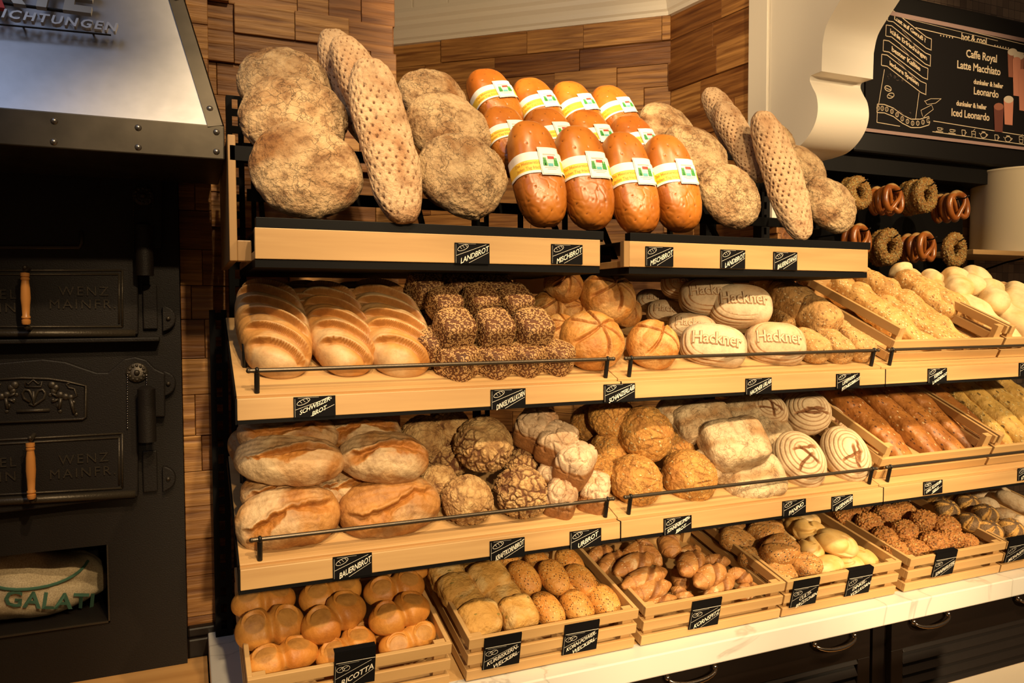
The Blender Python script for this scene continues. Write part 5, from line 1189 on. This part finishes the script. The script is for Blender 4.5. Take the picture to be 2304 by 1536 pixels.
for i, (x, y, w, h) in enumerate([(1206, 393, 114, 246), (1312, 401, 116, 238), (1416, 414, 108, 238), (1510, 414, 110, 224)]): msc(x, y, w, h, 1.93, 3, rowt[i]+' glazed loaf with paper band in the front row', 70)
for i, (x, y, w, h) in enumerate([(1143, 322, 100, 175), (1243, 328, 104, 180), (1335, 332, 100, 180), (1432, 340, 98, 170)]): msc(x, y, w, h, 2.08, 8, rowt[i]+' glazed loaf in the middle row, band half hidden')
for i, (x, y, w, h) in enumerate([(1112, 235, 100, 168), (1212, 254, 94, 168), (1300, 260, 92, 164), (1386, 266, 90, 156)]): msc(x, y, w, h, 2.22, 14, rowt[i]+' glazed loaf with paper band in the top row')

# ------------------------------------------------------------------ upper tilted shelf
S2, S3 = splane(2), splane(3)
def lay(kind, x, y, lab, name, cat, grp, L, Wd=None, T=None, rot=0, lift=.05, pl=S2, tilt=TILT, roll=0, yaw=0, v=None, minY=FY+.030):
    return put(kind, x, y, lab, name, cat, grp, L=L, Wd=Wd, T=T, plane=pl, lift=lift, tilt=tilt, rot=rot, roll=roll, yaw=yaw, v=v, minY=minY)
G = 'slashed white loaves'
for x, y, l, w, t, a, lab in [(614, 738, 330, 158, 128, 4, 'slashed white loaf nearest the oven on the upper tilted shelf'), (756, 738, 320, 146, 122, 5, 'middle slashed white loaf of the three'), (876, 738, 325, 156, 128, 4, 'slashed white loaf beside the dark seeded boxes')]:
    lay('schweizer', x, y, lab, 'slashed_white_loaf', 'bread', G, l, w, t, 90+a, .060, tilt=TILT+14)
lay('schweizer', 690, 690, 'dim white loaf hidden behind the first two slashed ones', 'slashed_white_loaf', 'bread', G, 200, 120, 90, 95, .07)
lay('schweizer', 806, 692, 'dim white loaf hidden behind the last two slashed ones', 'slashed_white_loaf', 'bread', G, 200, 120, 90, 95, .07)
G = 'dark oat covered box loaves'
def dk_(x, y, s, lift, lab, rot=35, tilt=35, roll=0): lay('dinkel', x, y, lab, 'seeded_box_loaf', 'bread', G, s, s, s, rot, lift, tilt=tilt, roll=roll)
for i, (x, y, s) in enumerate([(1030, 816, 88), (1112, 813, 80), (1182, 808, 78), (1252, 806, 74)]): dk_(x, y, s, .050, ['leftmost', 'second from left', 'third from left', 'rightmost'][i]+' dark oat covered box loaf in the bottom row', 42, 24)
for i, (x, y, s) in enumerate([(1022, 742, 86), (1110, 742, 84), (1196, 742, 86)]): dk_(x, y, s, .115, ['left', 'middle', 'right'][i]+' dark oat covered box loaf in the second layer, fully lit', 12, 40)
for i, (x, y, s) in enumerate([(1000, 686, 72), (1080, 679, 76), (1156, 683, 76)]): dk_(x, y, s, .145, ['left', 'middle', 'right'][i]+' dark oat covered box loaf in the third layer', 20, 42)
for i, (x, y, s) in enumerate([(954, 650, 74), (1032, 644, 72), (1110, 650, 74)]): dk_(x, y, s, .155, ['left', 'middle', 'right'][i]+' dark oat covered box loaf in the shaded top layer', 20, 42)
dk_(956, 716, 70, .06, 'dark oat covered box loaf deep against the white loaf, upper one'); dk_(972, 778, 74, .055, 'dark oat covered box loaf low against the white loaf')
G = 'orange round loaves with star cuts'
def sz_(x, y, d, lift, lab, rot=0, k='schanz', tilt=50): lay(k, x, y, lab, 'star_cut_loaf', 'bread', G, d, d*.97, d*.82, rot, lift, tilt=tilt)
sz_(1330, 768, 150, .070, 'star cut round loaf in front of the others, above the rail end', 20)
sz_(1366, 672, 130, .13, 'star cut round loaf on top, dark crack facing out', 75)
sz_(1268, 642, 92, .15, 'rear star cut round loaf topmost at the left, in shade', 130)
sz_(1240, 698, 96, .07, 'star cut round loaf behind the oat box loaves', 10)
sz_(1298, 708, 92, .07, 'star cut round loaf tucked under the top one', 50)
sz_(1262, 748, 90, .06, 'star cut round loaf mostly hidden beside the second layer boxes', 80)
sz_(1405, 700, 80, .06, 'dim star cut round loaf behind the cross cut one', 100)
sz_(1468, 778, 124, .066, 'yellowish cross cut round loaf beside the stencilled loaves', 40, 'schanzx')
G = 'oval floured loaves with stencilled lettering'
def hk_(x, y, l, h, lift, lab, rot=-4, tilt=62, yaw=-24): lay('hack', x, y, lab, 'stencilled_loaf', 'bread', G, l, h*1.1, h*.9, rot, lift, tilt=tilt, yaw=yaw)
hk_(1604, 780, 148, 94, .058, 'stencilled oval loaf in front, left of the two at the rail', -8)
hk_(1742, 776, 136, 94, .058, 'stencilled oval loaf in front, right of the two at the rail', -4)
hk_(1664, 690, 142, 92, .13, 'palest stencilled oval loaf lying on top of the two front ones', -2)
hk_(1594, 670, 134, 82, .135, 'stencilled oval loaf second in the raised stack', 0)
hk_(1553, 640, 132, 66, .15, 'rearmost stencilled oval loaf of the raised stack', 2)
hk_(1478, 680, 96, 52, .06, 'small looking stencilled loaf behind the cross cut round loaf', -10)
hk_(1506, 706, 104, 56, .05, 'stencilled loaf half buried under the raised stack', -8)
hk_(1556, 738, 110, 60, .05, 'stencilled loaf hidden right behind the front left one', -8)
G = 'oat bran box loaves'
def ft_(x, y, l, w, lift, lab, rot=90, tilt=30, roll=0): lay('fit', x, y, lab, 'bran_loaf', 'bread', G, l, w, w*1.05, rot, lift, tilt=tilt, roll=roll)
ft_(1822, 778, 96, 58, .042, 'bran loaf at the rail touching the stencilled loaf'); ft_(1872, 778, 96, 58, .042, 'middle bran loaf of the three at the rail'); ft_(1922, 776, 96, 58, .042, 'bran loaf at the rail beside the tilted crate')
ft_(1838, 712, 100, 72, .10, 'shaded bran loaf on top, end facing out', 108, 34); ft_(1778, 676, 110, 70, .12, 'long bran loaf behind the top shaded one', 118, 34); ft_(1738, 645, 100, 60, .13, 'rearmost bran loaf under the top shelf edge', 120, 34); ft_(1762, 722, 70, 50, .05, 'small dark bran loaf end beside the palest stencilled loaf', 100)
ft_(1872, 740, 80, 56, .05, 'bran loaf hidden below the raised shaded one', 95)

# ------------------------------------------------------------------ lower tilted shelf
G = 'torn crust farm loaves'
def bn_(x, y, l, h, lift, lab, rot=0, tilt=48, v=None, yaw=-4): lay('bauern', x, y, lab, 'torn_farm_loaf', 'bread', G, l, h*1.12, h*.95, rot, lift, S3, tilt, 0, yaw, v)
bn_(650, 1166, 238, 134, .070, 'torn farm loaf in front above the rail, nearest the oven', 5, v=0)
bn_(878, 1142, 236, 128, .068, 'torn farm loaf in front with the widest orange tear', 5, v=1)
bn_(650, 1036, 240, 112, .155, 'smooth floury farm loaf stacked on top near the oven', -9, 42, v=2)
bn_(866, 1030, 208, 108, .150, 'floury farm loaf stacked on top beside the crackled loaves', -8, 42, v=3)
bn_(650, 978, 226, 100, .19, 'farm loaf under the shelf edge at the back, nearest the oven', -8, 42, v=1)
bn_(815, 974, 182, 90, .18, 'farm loaf under the shelf edge behind the second stack', -6, 42, v=0)
bn_(640, 1106, 190, 90, .07, 'dim farm loaf squeezed between the stacked ones', 0, v=3); bn_(800, 1092, 170, 90, .06, 'dim farm loaf in the gap behind the wide torn loaf', 0, v=2)
bn_(575, 1000, 120, 90, .08, 'dim farm loaf behind at the end stop', 20, v=2); bn_(730, 1110, 130, 84, .05, 'dark farm loaf deep between the front two', 0, v=0)
G = 'crackled round rye loaves'
def kf_(x, y, d, h, lift, lab, rot=0, tilt=48): lay('kraft', x, y, lab, 'crackled_loaf', 'bread', G, d, d*.98, d*.84, rot, lift, S3, tilt)
kf_(1051, 1125, 120, 0, .062, 'crackled round loaf in front left, at the rail', 10); kf_(1172, 1108, 122, 0, .062, 'crackled round loaf in front right, at the rail', 90)
kf_(1088, 1000, 136, 0, .14, 'largest crackled round loaf stacked on top', 200); kf_(953, 985, 108, 0, .13, 'crackled round loaf behind the floury farm loaf', 300)
kf_(1000, 1036, 104, 0, .07, 'crackled round loaf under the big stacked one', 40); kf_(1010, 958, 96, 0, .15, 'smooth dark round loaf in shade under the shelf edge', 120); kf_(985, 1085, 90, 0, .05, 'crackled round loaf low beside the wide torn loaf', 150)
kf_(1172, 1046, 84, 0, .06, 'crackled round loaf half hidden behind the box loaves', 60)
G = 'small floured box loaves with cracked tops'
def ur_(x, y, l, w, h, lift, lab, rot=50, tilt=24, v=None): lay('ur', x, y, lab, 'floured_box_loaf', 'bread', G, l, w, h, rot, lift, S3, tilt, 0, 0, v)
ur_(1262, 1122, 104, 72, 92, .056, 'floured box loaf at the rail, left one', 55); ur_(1336, 1112, 92, 66, 84, .056, 'floured box loaf at the rail, right one', 55)
ur_(1292, 1046, 96, 84, 92, .12, 'floured box loaf on top with its corner pointing out', 45, 30); ur_(1252, 1000, 96, 82, 84, .14, 'floured box loaf second in the raised row', 45, 30); ur_(1204, 965, 100, 84, 84, .155, 'floured box loaf at the back of the raised row', 45, 30)
ur_(1238, 1072, 80, 60, 70, .05, 'floured box loaf hidden under the raised row', 50); ur_(1186, 1012, 70, 50, 56, .06, 'small floured box loaf edge beside the big crackled loaf', 60)
ur_(1210, 935, 84, 60, 60, .155, 'floured box loaf end under the shelf edge', 50, 30)
G = 'sunflower seed round loaves'
def sf_(x, y, d, lift, lab, rot=-60, tilt=48): lay('sonne', x, y, lab, 'sunflower_loaf', 'bread', G, d, d*.97, d*.86, rot, lift, S3, tilt)
sf_(1430, 1082, 126, .064, 'sunflower round loaf at the rail, left one with half shade', 140); sf_(1549, 1072, 126, .064, 'sunflower round loaf at the rail, right one', 130)
sf_(1450, 978, 130, .135, 'sunflower round loaf on top with dark grooves below', 120); sf_(1376, 942, 112, .15, 'sunflower round loaf behind the grooved top one', 60)
sf_(1330, 955, 96, .09, 'sunflower round loaf at the back left of its pile', 20); sf_(1376, 1018, 104, .06, 'sunflower round loaf low between box loaves and pile', 200); sf_(1520, 1010, 88, .06, 'sunflower round loaf peeking out right of the top one', 90); sf_(1345, 1062, 84, .04, 'shaded sunflower round loaf behind the rail end', 10)
G = 'flat floured loaves'
def pa_(x, y, l, h, lift, lab, rot=5, tilt=46): lay('panino', x, y, lab, 'flat_floured_loaf', 'bread', G, l, h*1.15, h*.8, rot, lift, S3, tilt, 0, -10)
pa_(1690, 1080, 156, 96, .058, 'flat floured loaf at the rail, brightest'); pa_(1652, 998, 156, 100, .12, 'flat floured loaf on top with olive shading', 8); pa_(1580, 950, 150, 80, .14, 'flat floured loaf behind the top one', 12); pa_(1535, 925, 120, 60, .15, 'flat floured loaf furthest back under the shelf edge', 12); pa_(1735, 968, 84, 70, .09, 'flat floured loaf between the top one and ring marked loaves', 20); pa_(1600, 1050, 90, 70, .05, 'flat floured loaf hidden beside the sunflower loaf', 0)
pa_(1672, 925, 100, 60, .13, 'flat floured loaf under the shelf edge near the ring marked loaves', 10)
G = 'ring marked floured loaves'
def ga_(x, y, w, h, lift, lab, rot=100, tilt=56): lay('gassen', x, y, lab, 'ring_marked_loaf', 'bread', G, h*1.0, w, w*.8, rot, lift, S3, tilt, 0, -22)
ga_(1796, 1034, 114, 140, .058, 'ring marked loaf at the rail, left one with red cracks', 108); ga_(1902, 1022, 104, 134, .056, 'ring marked loaf at the rail, right one with black crack', 102); ga_(1812, 930, 112, 104, .12, 'ring marked loaf on top with clear rings', 95); ga_(1722, 926, 100, 90, .13, 'shaded ring marked loaf at the left of its pile', 60); ga_(1870, 950, 70, 80, .05, 'ring marked loaf tucked behind the top one', 80)

# ------------------------------------------------------------------ sticks in the tilted crates
def sticks(kind, rows, name, grp, pl, tilt, labf):
    for i, (x, y, l, w, rot, lift, lab) in enumerate(rows): lay(kind, x, y, lab, name, 'bread stick', grp, l, w, w*.9, rot, lift, pl, tilt, minY=FY+.075)
G = 'sesame crusted sticks'
sticks('sesam', [(2000, 720, 250, 66, 108, .085, 'sesame stick in front resting over the crate end rail'), (2052, 722, 250, 62, 106, .075, 'sesame stick second along the crate front'), (2098, 726, 220, 56, 105, .060, 'sesame stick third along the crate front'), (2150, 700, 270, 66, 108, .095, 'sesame stick with two waists next to the pale breads'),
    (1958, 690, 220, 60, 115, .09, 'sesame stick second from the oven side of its crate'), (1915, 672, 190, 58, 118, .09, 'sesame stick in shade behind the crate rail'), (1868, 648, 180, 56, 120, .09, 'sesame stick deepest in shade by the top shelf'), (2000, 660, 170, 60, 112, .13, 'sesame stick lying higher at the back'), (2080, 665, 160, 58, 110, .12, 'sesame stick behind the third front one'), (1830, 630, 130, 50, 120, .09, 'sesame stick end showing under the top shelf'), (1950, 628, 110, 50, 112, .13, 'sesame stick tip beside the lower pretzels')],
    'sesame_stick', G, S2, TILT+20, None)
G = 'pale floured ciabatta'
sticks('ciab', [(2208, 718, 200, 66, 100, .085, 'pale ciabatta left in its crate by the sesame sticks'), (2268, 722, 210, 74, 98, .095, 'brightest pale ciabatta in the second upper crate'), (2312, 720, 200, 64, 98, .085, 'pale ciabatta cut by the photo edge'), (2150, 640, 100, 60, 60, .16, 'pale ciabatta lying across at the back left'), (2190, 634, 110, 62, 30, .17, 'pale ciabatta at the back under the canister shelf'), (2035, 622, 70, 54, 90, .14, 'rounded pale bread end below the lower pretzels'), (2105, 640, 90, 50, 70, .14, 'pale bread end behind the sesame sticks'), (2230, 668, 110, 60, 60, .14, 'pale ciabatta across the second layer'), (2200, 660, 100, 44, 10, .13, 'small pale ciabatta crosswise in the pile'), (2282, 668, 90, 56, 40, .13, 'pale ciabatta behind the brightest one')],
    'ciabatta', G, S2, TILT+20, None)
G = 'brown seeded sticks'
sticks('braun', [(1952, 956, 260, 62, 103, .075, 'brown stick nearest the crate end rail'), (1995, 950, 200, 44, 103, .045, 'brown stick low between the first and second'), (2022, 950, 260, 52, 103, .080, 'brown stick second in front of its crate'), (2066, 946, 250, 56, 103, .080, 'brown stick third in front, seeds along its top'), (2108, 944, 245, 52, 103, .080, 'brown stick fourth in front of its crate'), (2155, 938, 250, 54, 103, .080, 'brown stick last before the yellow ones'), (1905, 915, 150, 48, 108, .08, 'brown stick dim under the shelf edge'), (1880, 905, 110, 46, 110, .08, 'brown stick deepest in shade at the left of its crate')],
    'brown_stick', G, S3, TILT+20, None)
G = 'yellow seeded sticks'
sticks('gelb', [(2196, 934, 200, 48, 102, .06, 'yellow stick behind the crate partition'), (2228, 930, 250, 62, 102, .085, 'yellow stick with dark herb specks, widest'), (2276, 928, 240, 60, 102, .085, 'yellow stick right of the widest one'), (2316, 922, 240, 56, 102, .085, 'yellow stick at the photo edge')], 'yellow_stick', G, S3, TILT+20, None)

# ------------------------------------------------------------------ rolls in the counter crates
def rolls(kind, rows, name, cat, grp, tilt=28, hf=.85, jt=10):
    rg = random.Random(hash_str(grp))
    for x, y, l, w, rot, lift, lab in rows:
        put(kind, x, y, lab, name, cat, grp, L=l, Wd=w, T=w*hf, plane=CPL, lift=lift, tilt=tilt+rg.uniform(-jt, jt)*.5, rot=rot+rg.uniform(-4, 4), roll=rg.uniform(-jt, jt), minY=CY+.035)
G = 'golden twin rolls'
rolls('semmel', [(634, 1482, 160, 86, 6, .085, 'golden twin roll at the front left corner of its crate'), (778, 1462, 142, 80, 16, .085, 'golden twin roll turned on its side behind the clip card'), (918, 1440, 140, 74, 14, .085, 'golden twin roll at the front right corner of its crate'),
    (608, 1412, 150, 98, 4, .115, 'darkest golden twin roll in the second row left'), (750, 1392, 156, 96, 22, .125, 'golden twin roll tilted in the middle of the second row'), (898, 1384, 146, 88, 14, .12, 'golden twin roll in the second row right'),
    (594, 1354, 140, 84, 3, .125, 'golden twin roll in the third row left'), (744, 1336, 142, 84, 10, .13, 'golden twin roll in the third row middle'), (886, 1326, 140, 78, 6, .125, 'golden twin roll in the third row right'),
    (690, 1440, 120, 70, 30, .05, 'golden twin roll sunk below the others at left'), (840, 1420, 120, 66, 10, .05, 'golden twin roll sunk below the others at right'), (600, 1312, 120, 66, 3, .12, 'golden twin roll at the back left under the shelf'), (755, 1296, 120, 66, 8, .12, 'golden twin roll at the back middle under the shelf'), (905, 1286, 120, 66, 3, .12, 'golden twin roll at the back right under the shelf')], 'twin_roll', 'roll', G, 30, .85, 16)
G = 'square pumpkin seed rolls'
rolls('kuerbis', [(1078, 1396, 100, 88, 8, .095, 'square pumpkin roll in the front left of its crate'), (1166, 1382, 86, 84, 10, .095, 'square pumpkin roll in front, right one with green seeds'), (1048, 1354, 80, 66, 8, .10, 'square pumpkin roll in the second row left'), (1130, 1338, 84, 64, 12, .10, 'square pumpkin roll in the second row right'), (1026, 1326, 86, 72, 6, .115, 'square pumpkin roll in the third row left'), (1100, 1302, 94, 80, 10, .125, 'large square pumpkin roll in the third row right'), (1004, 1294, 84, 66, 4, .115, 'square pumpkin roll at the back left'), (1076, 1275, 80, 56, 4, .11, 'square pumpkin roll at the back right'), (990, 1312, 60, 60, 4, .06, 'square pumpkin roll low against the crate side')], 'pumpkin_roll', 'roll', G, 30, .8, 10)
G = 'oval rolls with dark specks'
rolls('kpower', [(1233, 1372, 96, 64, 104, .095, 'speckled oval roll in front, left of three'), (1298, 1366, 92, 66, 102, .095, 'speckled oval roll in front, middle of three'), (1358, 1354, 92, 68, 100, .095, 'speckled oval roll in front, right of three'), (1180, 1302, 96, 62, 104, .11, 'speckled oval roll in the second row left'), (1246, 1298, 92, 62, 102, .12, 'speckled oval roll in the second row middle'), (1306, 1306, 90, 60, 106, .11, 'speckled oval roll in the second row right'), (1212, 1268, 80, 52, 102, .10, 'speckled oval roll at the back left'), (1282, 1268, 84, 56, 102, .11, 'speckled oval roll at the back right'), (1146, 1268, 76, 52, 100, .10, 'speckled oval roll beside the pumpkin rolls'), (1278, 1334, 76, 56, 100, .08, 'speckled oval roll between front and second rows'), (1330, 1330, 60, 50, 100, .07, 'speckled oval roll low against the right crate side')], 'speckled_roll', 'roll', G, 34, .85, 8)
G = 'twisted malt rolls'
rolls('spitz', [(1464, 1328, 122, 44, 8, .095, 'twisted malt roll with floury tip at the front left'), (1478, 1356, 112, 32, 6, .075, 'pale twisted malt roll lowest at the crate front'), (1450, 1302, 140, 48, 10, .115, 'long dark twisted malt roll in the middle left'), (1556, 1268, 104, 50, 24, .125, 'twisted malt roll raised in the centre'), (1596, 1296, 116, 52, 26, .115, 'twisted malt roll with red brown seam'), (1618, 1323, 130, 46, 26, .095, 'brightest twisted malt roll at the front right'), (1428, 1270, 130, 46, 16, .125, 'twisted malt roll in the left third row'), (1376, 1266, 100, 42, 34, .105, 'twisted malt roll against the left crate side'), (1506, 1228, 80, 50, 70, .125, 'twisted malt roll standing upright at the back'), (1350, 1248, 80, 38, 20, .10, 'twisted malt roll at the back left corner'), (1430, 1240, 110, 40, 30, .12, 'twisted malt roll at the back middle left'), (1548, 1246, 84, 36, 10, .11, 'twisted malt roll end behind the centre one'), (1682, 1330, 76, 36, 10, .08, 'floury twisted malt roll at the right corner'), (1538, 1342, 66, 36, 120, .075, 'twisted malt roll wedged in the front gap'), (1612, 1262, 70, 32, -20, .09, 'twisted malt roll against the right crate side'), (1460, 1240, 90, 36, 100, .12, 'twisted malt roll lying lengthwise at the back'), (1664, 1296, 60, 36, -30, .07, 'twisted malt roll end behind the brightest one'), (1530, 1300, 80, 40, 60, .06, 'dark twisted malt roll deep in the centre')], 'malt_roll', 'roll', G, 28, .9, 12)
G = 'square rolls with sesame and poppy seed'
rolls('cult', [(1754, 1294, 78, 62, 10, .095, 'seeded square roll in the front left of its crate'), (1814, 1274, 74, 62, 14, .095, 'seeded square roll in front beside the pale knots'), (1754, 1240, 96, 72, 22, .12, 'seeded square roll with a split top, on the pile'), (1722, 1198, 94, 62, 14, .125, 'orange seeded square roll at the back'), (1664, 1220, 90, 58, -40, .10, 'seeded square roll along the left crate side'), (1700, 1262, 80, 54, -40, .08, 'dim seeded square roll low along the left crate side'), (1656, 1196, 60, 44, 0, .11, 'seeded square roll at the back left corner'), (1690, 1180, 56, 40, 0, .11, 'seeded square roll under the shelf edge'), (1720, 1286, 56, 44, -40, .06, 'seeded square roll deepest at the left front')], 'seeded_square_roll', 'roll', G, 30, .8, 12)
G = 'pale knotted spelt rolls'
rolls('knot', [(1880, 1222, 98, 70, -30, .125, 'big pale knotted roll on top, split in folds'), (1822, 1198, 80, 64, -30, .125, 'pale knotted roll second on the pile'), (1788, 1182, 60, 54, 80, .12, 'pale knotted roll at the back left'), (1812, 1168, 70, 44, -20, .12, 'pale knotted roll under the shelf edge'), (1826, 1234, 68, 56, 20, .10, 'pale knotted roll behind the seeded ones'), (1940, 1252, 76, 46, -50, .095, 'pale knotted roll at the right corner'), (1864, 1274, 86, 54, 10, .095, 'brightest pale knotted roll at the crate front'), (1912, 1270, 70, 48, -20, .085, 'pale knotted roll between the clip cards'), (1772, 1224, 56, 46, 0, .08, 'pale knotted roll half under the split seeded one'), (1850, 1252, 60, 44, 0, .07, 'pale knotted roll low in the middle')], 'pale_knot_roll', 'roll', G, 30, .8, 12)
G = 'rolls covered in sunflower seeds'
rolls('kruste', [(2012, 1238, 60, 50, -10, .09, 'sunflower seed roll at the front left, bright side out'), (2058, 1236, 60, 46, -8, .09, 'sunflower seed roll second in front'), (2102, 1222, 66, 52, 10, .10, 'sunflower seed roll third in front, lit'), (2142, 1212, 62, 46, 10, .10, 'sunflower seed roll fourth in front, palest'), (2176, 1220, 50, 40, 0, .08, 'sunflower seed roll at the front right corner'), (2128, 1184, 66, 50, 0, .115, 'sunflower seed roll in the second row right'), (2078, 1172, 64, 50, 0, .12, 'sunflower seed roll raised beside the crate partition'), (2034, 1194, 64, 50, 0, .115, 'sunflower seed roll in the second row middle'), (1990, 1210, 60, 50, 0, .10, 'sunflower seed roll in the second row left'), (1954, 1178, 64, 50, 0, .115, 'sunflower seed roll in the third row left'), (1994, 1158, 64, 50, 0, .12, 'sunflower seed roll in the third row middle'), (1960, 1140, 62, 44, 0, .12, 'sunflower seed roll at the back middle'), (1902, 1162, 60, 48, 0, .105, 'sunflower seed roll at the back left side'), (2030, 1150, 60, 46, 0, .11, 'sunflower seed roll in the third row right'), (1926, 1148, 56, 40, 0, .10, 'sunflower seed roll under the shelf edge left'), (1994, 1132, 50, 36, 0, .11, 'sunflower seed roll under the shelf edge right'), (2080, 1206, 56, 44, 0, .07, 'sunflower seed roll sunk in the middle')], 'sunflower_roll', 'roll', G, 30, .85, 12)
G = 'poppy seed star rolls'
rolls('mohn', [(2224, 1196, 66, 56, 0, .10, 'poppy star roll in the front left of the last crate'), (2274, 1190, 60, 52, 0, .10, 'poppy star roll in front beside it, dark centre out'), (2180, 1176, 56, 50, 0, .11, 'poppy star roll against the left crate side'), (2216, 1156, 60, 50, 0, .12, 'poppy star roll in the second row'), (2176, 1132, 60, 46, 0, .12, 'poppy star roll in the third row right'), (2130, 1146, 60, 48, 0, .115, 'poppy star roll in the third row left'), (2104, 1124, 56, 42, 0, .11, 'poppy star roll at the back left corner'), (2140, 1116, 54, 38, 0, .115, 'poppy star roll under the shelf edge')], 'poppy_star_roll', 'roll', G, 32, .85, 12)
G = 'floured oval rolls'
rolls('mehl', [(2246, 1110, 62, 46, -40, .12, 'floured oval roll on top at the back'), (2282, 1130, 80, 46, -60, .13, 'largest floured oval roll at the photo edge'), (2222, 1136, 54, 40, -20, .115, 'floured oval roll between poppy rolls and back'), (2206, 1110, 52, 38, -20, .115, 'floured oval roll at the back under the shelf'), (2262, 1160, 56, 38, -40, .11, 'floured oval roll beside the second poppy row'), (2300, 1176, 50, 36, -40, .10, 'bright floured oval roll low at the photo edge'), (2170, 1106, 48, 34, 0, .11, 'floured oval roll half hidden under the shelf edge')], 'floured_roll', 'roll', G, 30, .8, 10)

# ------------------------------------------------------------------ hanging pretzels and rings
hooked(1932, 434, 'ring', 2, ('front seeded ring at the upper left of the hook panel',), 37); hooked(2012, 452, 'pretzel', 3, ('front pretzel of the upper left bunch',), 36)
hooked(2082, 440, 'ring', 3, ('front dark seeded ring in the middle of the upper row',), 38); hooked(2158, 468, 'pretzel', 3, ('front pretzel at the upper right end of the hook panel',), 36)
hooked(1938, 542, 'pretzel', 2, ('front pretzel half behind the top shelf end',), 36); hooked(2000, 556, 'ring', 2, ('front seeded ring in the lower row, left',), 40)
hooked(2086, 560, 'pretzel', 3, ('front pretzel in the middle of the lower row',), 36); hooked(2148, 563, 'ring', 1, ('front seeded ring in the lower row, right end',), 38)
